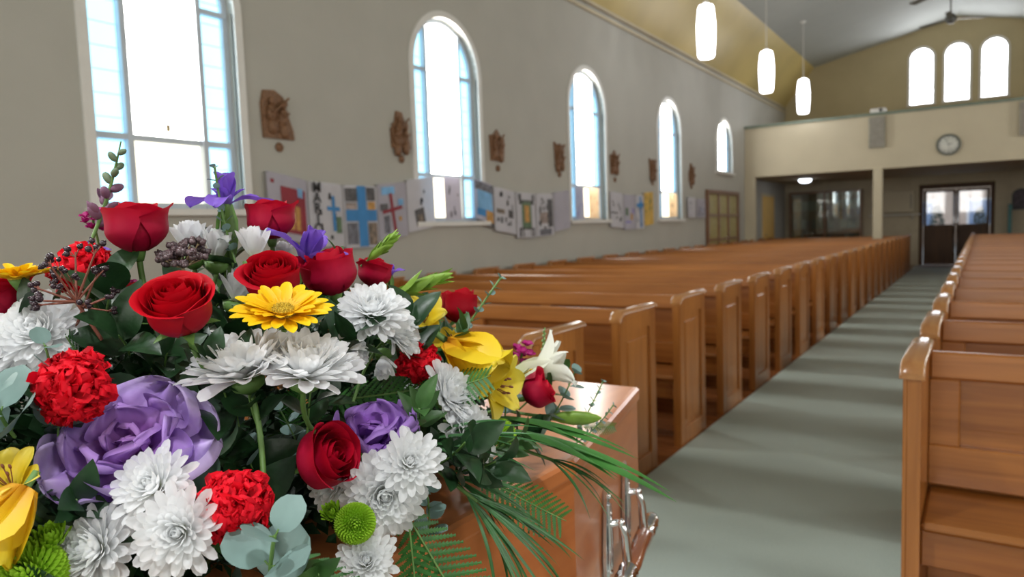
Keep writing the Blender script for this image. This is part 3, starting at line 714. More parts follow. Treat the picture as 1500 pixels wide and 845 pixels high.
poster(11.64, 12.00, 1.90, 1.31, 'white poster with a spiky teal blue cross', [('x', BLUEP, .5, .70, .42, .03, .96, .08, 0), ('q', 'drawing', BLUEP, .30, .60, .72, .82, .7), ('dots', 6, 42)], None, .01)
poster(12.02, 12.44, 1.95, 1.36, 'yellow poster with rows of dark leaf marks', [('dots', 12, 43, GREENP)], PAPERY, .03)
poster(13.22, 13.68, 1.97, 1.52, 'cream poster with dark marks inside fourth window', [('dots', 9, 44)], PAPERP, 0)
poster(14.30, 14.80, 1.92, 1.50, 'white poster with a few marks, between fourth window and brown door', [('dots', 4, 45)], PAPER, 0)
poster(14.85, 15.42, 1.90, 1.50, 'white poster with blue black marks beside the brown glazed door', [('dots', 11, 46), ('dots', 3, 47, BLUEP)], PAPERG, 0)

# ------------------------------------------------------------------ coffin on its trolley
cf = empty('coffin', (-.86, .55, .57)); tag(cf, 'polished orange brown wooden coffin carrying the flower spray', 'coffin')
CZ = .37
def coffin_poly(o=0):
    return [(.185+o, 1.00+o*.6), (.305+o, .46), (.235+o, -1.0-o*.6), (-.235-o, -1.0-o*.6), (-.305-o, .46), (-.185-o, 1.00+o*.6)]
mb = MB(); mb.prism(coffin_poly(-.004), 0, CZ, lambda p, q, a: (p, q, a)); mb.build('shell', WY, cf)
mb = MB()
def ring(polys):
    n = 6; vs = [(p, q, z) for poly, z in polys for p, q in poly]; fs = []
    for j in range(len(polys)-1): fs += [[j*n+i, j*n+(i+1) % n, (j+1)*n+(i+1) % n, (j+1)*n+i] for i in range(n)]
    fs.append(list(range(n))[::-1]); fs.append([(len(polys)-1)*n+i for i in range(n)]); mb.add(vs, fs)
ring([(coffin_poly(0), CZ), (coffin_poly(.001), CZ+.004), (coffin_poly(.001), CZ+.024), (coffin_poly(-.004), CZ+.029), (coffin_poly(-.012), CZ+.030)])
mb.build('lid', WY, cf)
mb = MB(); ring([(coffin_poly(.008), 0), (coffin_poly(.008), .035), (coffin_poly(.0), .045), (coffin_poly(-.004), .046)]); mb.build('plinth_moulding', WY, cf)
def handle(side, yc, parent):
    A = Vector((side*.305, .46, 0)); B = Vector((side*.185, 1.0, 0)) if yc > .46 else Vector((side*.235, -1.0, 0))
    t = (yc-.46)/(B.y-.46); P0 = A.lerp(B, t); dr = (B-A).normalized(); nr = Vector((dr.y, -dr.x, 0))
    if nr.x*side < 0: nr = -nr
    M_ = Matrix((( dr.x, nr.x, 0, P0.x), (dr.y, nr.y, 0, P0.y), (0, 0, 1, .18), (0, 0, 0, 1)))
    h = empty('handle', M=M_); h.parent = parent; h['label'] = 'chrome swing handle with brown wooden grip'
    for s_ in (-.085, .085):
        mb = MB(); mb.prism([(-.022, -.075), (.022, -.075), (.026, -.03), (.018, .03), (.010, .085), (0, .10), (-.010, .085), (-.018, .03), (-.026, -.03)], 0, .006, lambda p, q, a: (s_+p, a, q))
        for q in (-.065, .05, .085): mb.ball((s_, .008, q), .006, 8, 5)
        for p in (-.008, .008): mb.tube([(s_+p, .008, -.06), (s_+p, .010, .0), (s_+p*.6, .008, .07)], .0035, 6)
        mb.build('back_plate', CHROME, h)
        mb = MB(); mb.tube([(s_, .004, .03), (s_, .03, .035), (s_, .038, .01), (s_, .042, -.045)], [.009, .008, .008, .010], 8); mb.ball((s_, .03, .035), .009, 8, 6); mb.build('arm', CHROME, h)
    for s_ in (-1, 1):
        mb = MB(); mb.lathe([(0, .070), (.011, .070), (.016, .076), (.011, .083), (.015, .089), (.011, .096), (.016, .104), (.010, .112), (.014, .120), (.013, .130), (.0, .138)], 16,
                 Matrix.Translation((0, .045, -.055)) @ Matrix.Rotation(s_*PI/2, 4, 'Y') @ Matrix.Scale(1.25, 4)); mb.build('end_fitting', CHROME, h)
    mb = MB(); mb.lathe([(0, -.073), (.011, -.073), (.015, -.05), (.013, 0), (.015, .05), (.011, .073), (0, .073)], 16, Matrix.Translation((0, .045, -.055)) @ Matrix.Rotation(PI/2, 4, 'Y') @ Matrix.Diagonal((1.3, 1.3, 1.25, 1)))
    mb.build('grip', plain('brown handle grip', (.22, .07, .03), .15, coat=.8), h)
for side in (1, -1):
    for yc in (.735, .05, -.60): handle(side, yc, cf)
mb = MB(); M_ = Matrix.Translation((.10, .02, CZ+.030)); mb.lathe([(0, 0), (.028, 0), (.028, .003), (.020, .006), (.016, .012), (.008, .018), (0, .020)], 20, M_)
for a in range(4): mb.ball(M_ @ Vector((.024*math.cos(a*PI/2+.7), .024*math.sin(a*PI/2+.7), .004)), .006, 8, 5)
o = mb.build('lid_ornament', CHROME, cf)
tr = empty('trolley', (-.86, .45, 0)); tag(tr, 'low wheeled metal trolley standing beneath the wooden coffin', 'trolley')
mb = MB()
for x in (-.2, .2): mb.box((x-.018, -.72, .53), (x+.018, .72, .568), .004); mb.box((x-.018, -.62, .10), (x+.018, .62, .13), .004)
for y in (-.68, .0, .68): mb.box((-.2, y-.018, .532), (.2, y+.018, .566), .004)
mb.build('frame', STEEL, tr)
mb = MB()
for x in (-.2, .2):
    mb.tube([(x, -.6, .12), (x, .6, .54)], .012, 8); mb.tube([(x*.9, .6, .12), (x*.9, -.6, .54)], .012, 8)
mb.build('scissor_legs', STEEL, tr)
for x in (-.2, .2):
    for y in (-.58, .58):
        mb = MB(); mb.lathe([(0, -.015), (.045, -.015), (.05, -.008), (.05, .008), (.045, .015), (0, .015)], 20, Matrix.Translation((x, y, .058)) @ Matrix.Rotation(PI/2, 4, 'Y'))
        mb.tube([(x, y, .058), (x, y, .12)], .009, 6); mb.build('wheel', BLACK, tr)

# ------------------------------------------------------------------ flower materials
def petalm(name, stops, axis='r', size=.05, rough=.5, trans=.22, spec=.35, sheen=0, veins=0, bump=.1):
    """pigment by distance from the flower's own axis (r) or along it (z)"""
    m, nt, b = newmat(name)
    tc = N(nt, 'ShaderNodeTexCoord'); sp = N(nt, 'ShaderNodeSeparateXYZ'); nt.links.new(tc.outputs['Object'], sp.inputs[0])
    if axis == 'r':
        l = N(nt, 'ShaderNodeVectorMath', operation='LENGTH'); nt.links.new(tc.outputs['Object'], l.inputs[0]); src = l.outputs['Value']
    else: src = sp.outputs['Z']
    mr = N(nt, 'ShaderNodeMapRange'); mr.inputs['From Max'].default_value = size; nt.links.new(src, mr.inputs['Value'])
    n = N(nt, 'ShaderNodeTexNoise'); n.inputs['Scale'].default_value = 90; n.inputs['Detail'].default_value = 3; nt.links.new(tc.outputs['Object'], n.inputs['Vector'])
    ad = N(nt, 'ShaderNodeMath', operation='MULTIPLY_ADD'); ad.inputs[1].default_value = .25; nt.links.new(n.outputs['Fac'], ad.inputs[0])
    sb = N(nt, 'ShaderNodeMath', operation='SUBTRACT'); sb.inputs[1].default_value = .125; nt.links.new(mr.outputs['Result'], sb.inputs[0]); nt.links.new(sb.outputs[0], ad.inputs[2])
    r = ramp(nt, stops); nt.links.new(ad.outputs[0], r.inputs['Fac'])
    nt.links.new(r.outputs['Color'], b.inputs['Base Color']); b.inputs['Roughness'].default_value = rough; b.inputs['Specular IOR Level'].default_value = spec
    b.inputs['Sheen Weight'].default_value = sheen
    bp = N(nt, 'ShaderNodeBump'); bp.inputs['Strength'].default_value = bump; bp.inputs['Distance'].default_value = .002
    nt.links.new(n.outputs['Fac'], bp.inputs['Height']); nt.links.new(bp.outputs['Normal'], b.inputs['Normal'])
    t = N(nt, 'ShaderNodeBsdfTranslucent'); nt.links.new(r.outputs['Color'], t.inputs['Color'])
    mx = N(nt, 'ShaderNodeMixShader'); mx.inputs['Fac'].default_value = trans
    out = [x for x in nt.nodes if x.type == 'OUTPUT_MATERIAL'][0]
    nt.links.new(b.outputs[0], mx.inputs[1]); nt.links.new(t.outputs[0], mx.inputs[2]); nt.links.new(mx.outputs[0], out.inputs['Surface'])
    return m
M_ROSE = petalm('crimson rose petal', [(.0, (.24, .0, .010)), (.55, (.36, .001, .012)), (1, (.55, .002, .012))], 'z', .05, .55, .2, .2, 0)
M_ROSEP = petalm('raspberry rose petal', [(.0, (.30, .003, .028)), (.55, (.40, .004, .035)), (1, (.52, .003, .02))], 'z', .05, .55, .2, .2, 0)
M_CARN = petalm('scarlet carnation petal', [(.0, (.35, .0, .006)), (.6, (.60, .002, .012)), (1, (.80, .006, .022))], 'r', .035, .6, .25, .2)
M_MUM = petalm('white chrysanthemum petal', [(.0, (.74, .80, .42)), (.20, (.86, .88, .76)), (.38, (.90, .91, .91)), (1, (.90, .91, .93))], 'r', .045, .6, .58, .2)
M_GERB = petalm('golden gerbera petal', [(.0, (.75, .45, .01)), (.5, (.88, .52, .004)), (1, (.90, .60, .01))], 'r', .05, .5, .25)
M_KALE = petalm('purple kale leaf', [(.0, (.26, .06, .28)), (.30, (.38, .15, .50)), (.8, (.42, .26, .66)), (1, (.54, .42, .72))], 'r', .085, .5, .2, bump=.3)
M_KALE2 = petalm('violet kale leaf', [(.0, (.18, .06, .34)), (.6, (.27, .10, .48)), (1, (.36, .20, .58))], 'r', .06, .5, .2, bump=.3)
M_KALEG = petalm('outer green kale leaf', [(.0, (.10, .08, .12)), (.5, (.055, .12, .06)), (1, (.10, .17, .11))], 'r', .12, .5, .15, bump=.3)
M_IRIS = petalm('violet iris petal', [(.0, (.25, .16, .55)), (.5, (.20, .09, .55)), (1, (.26, .14, .66))], 'r', .05, .5, .35)
M_YEL = petalm('yellow lily petal', [(.0, (.65, .55, .05)), (.5, (.80, .60, .02)), (1, (.82, .68, .10))], 'r', .06, .42, .3)
M_YELO = petalm('amber yellow lily petal', [(.0, (.65, .28, .02)), (.4, (.80, .50, .01)), (1, (.80, .62, .03))], 'r', .06, .42, .3)
M_LILY = petalm('white lily petal', [(.0, (.55, .65, .25)), (.35, (.82, .84, .62)), (1, (.86, .86, .84))], 'z', .09, .45, .3)
M_POM = petalm('lime pompon petal', [(.0, (.10, .22, .01)), (.6, (.26, .48, .02)), (1, (.40, .66, .05))], 'r', .03, .55, .25)
M_STOCK = petalm('magenta stock petal', [(.0, (.35, .01, .16)), (1, (.42, .015, .18))], 'r', .03, .5, .25)
M_MAUVE = petalm('mauve bud', [(.0, (.16, .10, .12)), (1, (.24, .12, .20))], 'r', .02, .6, .2)
M_STEM = plain('green flower stem', (.10, .20, .045), .5, var=.2, scale=40)
M_SEPAL = plain('fresh green sepal', (.13, .26, .06), .5, var=.2, scale=40, trans=.2)
M_CEN = plain('gerbera eye', (.62, .42, .03), .8, var=.3, scale=400, bump=.6)
M_LEAF = plain('dark green leaf', (.013, .045, .014), .40, var=.35, scale=30, trans=.15, bump=.15)
M_LEAF2 = plain('mid green leaf', (.045, .12, .030), .42, var=.3, scale=30, trans=.2, bump=.15)
M_EUC = plain('grey green eucalyptus leaf', (.17, .27, .25), .55, var=.15, scale=30, trans=.15)
M_FERN = plain('fern green', (.035, .15, .025), .45, var=.3, scale=30, trans=.25)
M_STRAP = plain('strap leaf green', (.05, .17, .035), .38, var=.25, scale=12, trans=.2)
M_GRASS = plain('palm blade green', (.045, .15, .045), .35, var=.3, scale=14, trans=.2)
M_BUD = plain('yellow green bud', (.22, .38, .05), .45, var=.25, scale=30, trans=.2)
M_BERRY = plain('dark purple berry', (.03, .015, .022), .25, var=.5, scale=90)
M_TWIG = plain('reddish twig', (.22, .07, .045), .55, var=.2)
M_TWIGB = plain('pale brown twig', (.30, .22, .12), .7, var=.2)

# ------------------------------------------------------------------ petals
def petal(mb, phi, th0, curl, L, W, cup=.3, base=.25, tip=.75, tipsharp=.5, ruffle=0, rk=3, org=(0, 0, 0), nv=7, nu=4, r0=0, twist=0, mi=0, z0=0, edge=0, ph=0):
    """ribbon leaving the axis at angle th0 (from +z) and bending by curl radians along its length"""
    e = Vector((-math.sin(phi), math.cos(phi), 0)); rad = Vector((math.cos(phi), math.sin(phi), 0)); zz = Vector((0, 0, 1))
    pts = []; p = Vector(org)+rad*r0+zz*z0; st = L/nv; dirs = []
    vs_ = [1-(1-j/nv)**1.7 for j in range(nv+1)]
    for j in range(nv+1):
        v = vs_[j]; th = th0+curl*v; d = rad*math.sin(th)+zz*math.cos(th); nrm = zz*math.sin(th)-rad*math.cos(th)
        pts.append(p.copy()); dirs.append((d, nrm)); p = p+d*(L*(vs_[j+1]-v) if j < nv else 0)
    def fn(u, v):
        j = min(nv, int(round(v*nv))); s_ = 2*u-1; d, nrm = dirs[j]; v = vs_[j]
        if v < tip: w = base+(1-base)*math.sin(PI/2*min(1, v/tip*1.0))
        else: w = max(0, 1-((v-tip)/(1-tip))**2)**tipsharp
        w *= W/2
        ee = e*math.cos(twist*v)+nrm*math.sin(twist*v)
        q = pts[j]+ee*(w*s_)+nrm*(cup*w*s_*s_)
        if ruffle:
            f = math.sin(rk*PI*v+ph)*(1 if s_ > 0 else -1)+math.sin(rk*1.7*PI*s_+ph*2)*v
            q = q+nrm*(ruffle*L*abs(s_)**1.5*f*.5)+nrm*(ruffle*L*.5*v*v*math.sin(rk*2.3*s_+ph))
        if edge and v > .6:
            q = q+d*(edge*L*(v-.6)/.4*math.sin(17*s_+ph*3))
        return q
    mb.sheet(nu, nv, fn, mi)
GA = PI*(3-math.sqrt(5))
def stem_mb(L, r=.0028, bend=.0, z0=0):
    mb = MB(); mb.tube([(bend*(k/6)**2*L, .2*bend*(k/6)**2*L, z0-L*k/6) for k in range(7)], r, 7); return mb
KIND = {}
def kind(name, parts): KIND[name] = parts      # parts: (name, mesh, [children])
def make_rose(key, opened, R, H, n, mat, seed):
    rr_ = random.Random(seed); mb = MB()
    for i in range(n):
        t = i/(n-1); th = i*GA+rr_.uniform(-.2, .2); hw = 2.0-.62*t
        Rm = R*(.10+.90*t**.8); h = H*(1.0-.08*(1-t)-(.14*opened*t*t))+rr_.uniform(-.06, .05)*H
        fl = opened*R*.46*t**2.6*rr_.uniform(.5, 1.5); ph = rr_.uniform(0, 6); tw = rr_.uniform(-.12, .12)
        def fn(u, v, th=th, hw=hw, Rm=Rm, h=h, fl=fl, t=t, ph=ph, tw=tw):
            s_ = 2*u-1; a = th+hw*s_*(.40+.60*math.sqrt(min(1, v*1.3)))
            z = h*(v*(1-.11*abs(s_)**3*v))
            bulge = .30+.70*math.sin(min(1, v*2.1)*PI/2)**.8-.16*max(0, v-.5)*(1-t*opened)
            r_ = Rm*bulge*(1-(.30*(1-t)**.7)*v*v)
            k = max(0, (v-.58)/.42)
            r_ += fl*k*k*(1.1-.5*s_*s_)+R*.05*s_*(.4+v)+R*.035*t*math.sin(5*s_+ph)*v
            z += h*.05*math.cos(2.6*s_+ph)*v*v - fl*.75*max(0, (v-.72)/.28)**2
            pt_ = math.exp(-(s_/.22)**2)*k*t*.005
            return Vector((r_*math.cos(a+tw*v), r_*math.sin(a+tw*v), z+pt_*(1-opened*.5)))
        mb.sheet(14, 11, fn)
    bloom = mb.mesh('rose_petals', mat)
    mb = MB()
    for k in range(5): petal(mb, k*2*PI/5+.2, 1.0 if opened > .5 else .5, .9 if opened > .5 else .1, R*1.05, R*.42, .3, .7, .3, 1.0, z0=-.001, r0=R*.12)
    mb.lathe([(0, -.010), (.004, -.010), (R*.20, -.004), (R*.26, .003), (R*.2, .008), (0, .009)], 12)
    sep = mb.mesh('sepals', M_SEPAL)
    kind(key, [('rose_petals', bloom, []), ('sepals', sep, []), ('stem', stem_mb(.075, .0030, .15, -.008).mesh('stem', M_STEM), [])])
make_rose('rose_open', .70, .031, .060, 22, M_ROSE, 1)
make_rose('rose_half', .60, .030, .050, 20, M_ROSE, 2)
make_rose('rose_cup', .50, .030, .048, 17, M_ROSEP, 3)
make_rose('rose_bud', .25, .022, .040, 15, M_ROSE, 4)
def make_mum(key, n, R, spread, seed, dens=1, mat=None):
    rr_ = random.Random(seed); mb = MB()
    for i in range(n):
        t = (i+.5)/n; th = t**.62*spread; L = R*(.42+.62*t**.7)*rr_.uniform(.88, 1.1)
        curl = -.95*(1-t)**1.2+.25*t+rr_.uniform(-.25, .25)
        petal(mb, i*GA+rr_.uniform(-.1, .1), th*.80, curl, L, R*(.15+.11*t), .35, .60, .80, .5, nv=6, nu=4, r0=R*.05*t, twist=rr_.uniform(-.5, .5), z0=R*.10*(1-t))
    bl = mb.mesh('petals', mat or M_MUM)
    mb = MB(); mb.lathe([(0, -.012), (.004, -.012), (R*.26, -.006), (R*.30, .001), (R*.1, .004), (0, .004)], 12)
    for k in range(8): petal(mb, k*PI/4, 1.3, -.4, R*.35, R*.14, .2, .7, .4, .9, nv=4, nu=2, z0=-.004)
    kind(key, [('petals', bl, []), ('calyx', mb.mesh('calyx', M_SEPAL), []), ('stem', stem_mb(.042, .0026, .5, -.01).mesh('stem', M_STEM), [])])
make_mum('mum_full', 170, .047, 1.9, 11)
make_mum('mum_flat', 105, .047, 1.6, 12)
make_mum('mum_side', 160, .050, 1.55, 13)
KIND['mum_side'] = KIND['mum_side'][:2]+[('stem', stem_mb(.085, .0024, .75, -.01).mesh('stem', M_STEM), [])]
# tulip-shaped half open white bloom
rr_ = random.Random(5); mb = MB()
for i in range(16):
    t = i/15; petal(mb, i*GA, .25+.45*t, -.55+.65*t*rr_.random(), .042, .016, .5, .5, .7, .5, nv=6, nu=4)
kind('mum_closed', [('petals', mb.mesh('petals', M_MUM), []), ('calyx', KIND['mum_full'][1][1], []), ('stem', KIND['mum_full'][2][1], [])])
# carnation
rr_ = random.Random(6); mb = MB()
for i in range(110):
    t = (i+.5)/110; petal(mb, i*GA, t**.58*1.7, rr_.uniform(-.5, .5), .034*rr_.uniform(.80, 1.08), .021, .2, .12, .90, .35, ruffle=.34, rk=2.6+rr_.random()*2.5, nv=8, nu=12, twist=rr_.uniform(-.6, .6), edge=.13, ph=rr_.uniform(0, 6))
bl = mb.mesh('petals', M_CARN); mb = MB(); mb.lathe([(0, -.03), (.006, -.03), (.009, -.018), (.008, .0), (.003, .01), (0, .01)], 12)
kind('carnation', [('petals', bl, []), ('calyx', mb.mesh('calyx', M_SEPAL), []), ('stem', stem_mb(.06, .0025, .1, -.03).mesh('stem', M_STEM), [])])
# gerbera
rr_ = random.Random(8); mb = MB()
for i in range(22): petal(mb, i*2*PI/22+rr_.uniform(-.06, .06), 1.22+rr_.uniform(-.06, .08), .30+rr_.uniform(-.12, .1), .049*rr_.uniform(.93, 1.05), .0135, .25, .5, .7, .6, nv=7, nu=4, r0=.004)
for i in range(20): petal(mb, i*2*PI/20+.15+rr_.uniform(-.08, .08), 1.05+rr_.uniform(-.1, .08), .25, .038*rr_.uniform(.9, 1.06), .0115, .25, .5, .7, .6, nv=6, nu=4, r0=.004, z0=.002)
for i in range(26): petal(mb, i*2*PI/26, .75, .4, .016, .004, .3, .6, .6, .8, nv=4, nu=2, r0=.006, z0=.003)
bl = mb.mesh('petals', M_GERB); mb = MB(); mb.lathe([(0, .013), (.006, .012), (.011, .008), (.013, .003), (.010, 0), (0, 0)], 18)
for i in range(60): q = math.sqrt(i/60)*.011; mb.ball((q*math.cos(i*GA), q*math.sin(i*GA), .013-q*.4), (.0012, .0012, .003), 5, 4)
ce = mb.mesh('flower_eye', M_CEN); mb = MB(); mb.lathe([(0, -.014), (.004, -.014), (.010, -.004), (.012, .001), (0, .001)], 14)
kind('gerbera', [('petals', bl, []), ('flower_eye', ce, []), ('calyx', mb.mesh('calyx', M_SEPAL), []), ('stem', stem_mb(.08, .003, .15, -.012).mesh('stem', M_STEM), [])])
# ornamental kale
def make_kale(key, n, R, mat, spread, seed, outer=True):
    rr_ = random.Random(seed); mb = MB()
    for i in range(n):
        t = i/(n-1); L = R*(.30+.74*t**.9); 
        petal(mb, i*GA+rr_.uniform(-.2, .2), (.10+.80*t**.9)*spread, -.75*(1-t)+.32*t, L, L*(1.15+.25*t), .36-.18*t, .30, .62, .5, ruffle=.12+.13*t, rk=3.4, nv=14, nu=20, r0=R*.02, ph=rr_.uniform(0, 6), edge=.03)
    K = [('inner_leaves', mb.mesh('inner_leaves', mat), [])]
    if outer:
        mb = MB()
        for i in range(7): petal(mb, i*2*PI/7+.3, 1.35, .25, R*1.25, R*.95, .15, .3, .6, .5, ruffle=.10, rk=3, nv=10, nu=8, ph=i, z0=-.01)
        K.append(('outer_leaves', mb.mesh('outer_leaves', M_KALEG), []))
    K.append(('stalk', stem_mb(.05, .008, .0, -.0).mesh('stalk', M_STEM), []))
    kind(key, K)
make_kale('kale_open', 14, .085, M_KALE, 1.40, 21)
make_kale('kale_closed', 11, .062, M_KALE2, .95, 22, False)
# iris
def make_iris(key, opened):
    mb = MB()
    for k in range(3): petal(mb, k*2*PI/3+.3, .15, .15+.2*opened, .040, .022, .5, .3, .55, .6, nv=8, nu=5, ruffle=.06)
    for k in range(3): petal(mb, k*2*PI/3+.3+PI/3, .55+.4*opened, .9+.5*opened, .055, .026, .25, .25, .68, .5, nv=10, nu=6, ruffle=.08, ph=k)
    for k in range(3): petal(mb, k*2*PI/3+.3+PI/3, .55, .6, .030, .010, .4, .5, .7, .5, nv=6, nu=3)
    a = mb.mesh('petals', M_IRIS); mb = MB(); mb.tube([(0, 0, .004), (0, 0, -.02), (.001, 0, -.075)], [.005, .006, .004], 10)
    for k in range(3): petal(mb, k*2.1, PI-.12, .05, .07, .016, .5, .5, .3, 1, nv=6, nu=4, r0=.004, z0=.004)
    kind(key, [('petals', a, []), ('spathe', mb.mesh('spathe', M_SEPAL), [])])
make_iris('iris', 1.0); make_iris('iris_half', .3)
# lilies
def make_lily(key, mat, n, th, curl, L, W, inner=None, tipsharp=.8, cup=.35):
    mb = MB()
    for k in range(n): petal(mb, k*2*PI/n+(.0 if k % 2 else .12), th*(1 if k % 2 else .86), curl*(1 if k % 2 else .8), L, W*(1.15 if k % 2 else .85), cup, .35, .5, tipsharp, nv=10, nu=6, ruffle=.05, ph=k)
    K = [('petals', mb.mesh('petals', mat), [])]
    if inner:
        mb = MB()
        for k in range(6): mb.tube([(0, 0, .005), (.006*math.cos(k), .006*math.sin(k), .022), (.010*math.cos(k), .010*math.sin(k), .036)], .0007, 5); mb.ball((.010*math.cos(k), .010*math.sin(k), .037), (.0018, .0018, .004), 6, 4)
        K.append(('stamens', mb.mesh('stamens', inner), []))
    K.append(('stem', stem_mb(.06, .003, .1).mesh('stem', M_STEM), [])); kind(key, K)
make_lily('yellow_cup', M_YELO, 6, .34, .25, .060, .046, M_TWIG, .5, .75)
KIND['yellow_hanging'] = KIND['yellow_cup'][:2]+[('stem', stem_mb(.012, .003).mesh('stem', M_STEM), [])]
make_lily('yellow_open', M_YEL, 6, .75, .45, .058, .036, M_TWIG, .55)
make_lily('white_trumpet', M_LILY, 6, .10, .85, .085, .030, M_CEN, .8, .6)
# green pompon
def make_pom(key, R, n, cup):
    mb = MB(); mb.ball((0, 0, R*.3), (R*.55, R*.55, R*.4), 14, 8)
    for i in range(n):
        z = 1-(i+.5)/n*1.55; s_ = math.sqrt(max(0, 1-z*z)); d = Vector((s_*math.cos(i*GA), s_*math.sin(i*GA), z*.72))
        a = i*GA; th = math.acos(max(-1, min(1, z)))
        petal(mb, a, th, -.7, R*.42, R*.17, .7, .7, .6, .5, nv=3, nu=2, org=(d.x*R*.68, d.y*R*.68, R*.3+d.z*R*.68), twist=0)
    kind(key, [('petals', mb.mesh('petals', M_POM), []), ('stem', stem_mb(.06, .0022, .2).mesh('stem', M_STEM), [])])
make_pom('pompon', .030, 320, 0)
rr_ = random.Random(9); mb = MB()
for i in range(46): t = (i+.5)/46; petal(mb, i*GA, .2+.8*t, -.9+.2*t, .014, .0045, .6, .6, .7, .5, nv=4, nu=2, r0=.003+.004*t)
kind('pompon_small', [('petals', mb.mesh('petals', M_POM), []), ('stem', stem_mb(.05, .0020, .2).mesh('stem', M_STEM), [])])

# ------------------------------------------------------------------ greenery
def leaf(mb, base, d, nrm, L, W, fold=.25, droop=.3, nv=7, nu=4, tipsharp=.9, mid=.42, wave=0, ph=0, mi=0):
    d = Vector(d).normalized(); nrm = Vector(nrm); nrm = (nrm-d*nrm.dot(d)).normalized(); e = d.cross(nrm)
    B = Vector(base)
    def fn(u, v):
        s_ = 2*u-1; a = droop*v
        p = B+(d*(math.sin(a)/a if abs(a) > 1e-5 else 1)-nrm*((1-math.cos(a))/a if abs(a) > 1e-5 else 0))*L*v
        w = math.sin(PI*(v**.75 if mid < .5 else v))**.8 if tipsharp > .7 else math.sqrt(max(0, 1-(2*v-1)**2))
        w = max(.03, w)*W/2
        return p+e*(w*s_)+nrm*(fold*w*abs(s_)+wave*w*math.sin(6*v+ph)*s_)
    mb.sheet(nu, nv, fn, mi)
def stemlen(L, bend, z=0): return [(bend*(k/8)**2*L, 0, L*k/8) for k in range(9)]
# broad leaf sprig: 5 leaves on a short stem, z is the growing direction
def make_sprig(key, mat, n, L, W, seed, droop=.5, length=.09, tipsharp=.9, fold=.25, rise=.9):
    rr_ = random.Random(seed); mb = MB(); s_ = MB(); s_.tube(stemlen(length, .2), .0016, 6)
    for i in range(n):
        t = .25+.75*i/(n-1); a = i*2.2+rr_.uniform(-.3, .3); z = length*t; th = rise*(1.15-.75*t)
        d = Vector((math.cos(a)*math.sin(th), math.sin(a)*math.sin(th), math.cos(th))); nr_ = Vector((-math.cos(a)*math.cos(th), -math.sin(a)*math.cos(th), math.sin(th)))
        leaf(mb, (.2*t*t*length, 0, z), d, nr_, L*rr_.uniform(.8, 1.1), W*rr_.uniform(.85, 1.1), fold, droop*rr_.uniform(.4, 1.4), tipsharp=tipsharp, wave=.12, ph=rr_.uniform(0, 6))
    kind(key, [('leaves', mb.mesh('leaves', mat), []), ('stem', s_.mesh('stem', M_STEM), [])])
make_sprig('sprig_dark', M_LEAF, 7, .062, .034, 31)
make_sprig('sprig_mid', M_LEAF2, 8, .050, .022, 32)
make_sprig('sprig_big', M_LEAF, 4, .095, .058, 33, .7, .05)
make_sprig('sprig_buds', M_BUD, 12, .040, .013, 34, -.2, .05, .9, .5, .55)
# eucalyptus: round paired leaves
def make_euc(key, n, L, r_, seed, mat=M_EUC):
    rr_ = random.Random(seed); mb = MB(); s_ = MB(); s_.tube(stemlen(L, .25), .0015, 6)
    for i in range(n):
        t = .12+.86*i/(n-1); z = L*t; x = .25*t*t*L; a = i*1.5
        for q in (0, PI):
            th = rr_.uniform(.7, 1.2); d = Vector((math.cos(a+q)*math.sin(th), math.sin(a+q)*math.sin(th), math.cos(th)))
            nr_ = Vector((-math.cos(a+q)*math.cos(th), -math.sin(a+q)*math.cos(th), math.sin(th)))
            leaf(mb, Vector((x, 0, z))+d*.004, d, nr_, r_*2*(1.1-.45*t), r_*1.9*(1.1-.45*t), .12, rr_.uniform(-.3, .5), 7, 6, .5)
            s_.tube([(x, 0, z), Vector((x, 0, z))+d*.006], .0008, 5)
    kind(key, [('leaves', mb.mesh('leaves', mat), []), ('stem', s_.mesh('stem', M_STEM), [])])
make_euc('eucalyptus', 5, .12, .019, 41)
make_euc('eucalyptus_round', 3, .050, .022, 43)
make_euc('eucalyptus_small', 9, .13, .0065, 42)
# ferns
def make_fern(key, L, npair, seed, wmax, teeth=7, mat=M_FERN):
    rr_ = random.Random(seed); mb = MB(); s_ = MB()
    rach = lambda t: Vector((.0, .10*L*math.sin(t*1.5), L*t)); s_.tube([rach(k/10) for k in range(11)], [.0014]*9+[.001, .0006], 6)
    for i in range(npair):
        t = .12+.86*i/npair; l_ = wmax*math.sin(PI*min(1, .18+.80*(1-t)))**.9*(1-.25*t)
        for sd in (-1, 1):
            d = Vector((sd*.88, .12, .42)).normalized(); B = rach(t)
            nr_ = Vector((0, -1, .15)); e = d.cross(nr_).normalized(); m_ = teeth
            for k in range(m_):
                a = (k+.3)/m_; w_ = .0040*(1-a)**.45+.0006
                for s2 in (-1, 1):
                    c0 = B+d*(l_*(k/m_)); c1 = B+d*(l_*((k+1.05)/m_)); tp = B+d*(l_*(k+1.0)/m_)+e*(s2*w_)+nr_*(-.02*l_)
                    up_ = nr_*(.002)
                    q0 = c0+e*(s2*w_*.45)
                    dz = Vector((0, .10*l_*a*a, 0))
                    mb.add([c0+dz, q0+dz+up_*.3, tp+dz, c1+dz], [(0, 1, 2, 3)], True)
    kind(key, [('fronds', mb.mesh('fronds', mat), []), ('stem', s_.mesh('stem', M_STEM), [])])
make_fern('fern', .17, 16, 51, .058, 10)
make_fern('fern_small', .11, 11, 52, .036, 7)
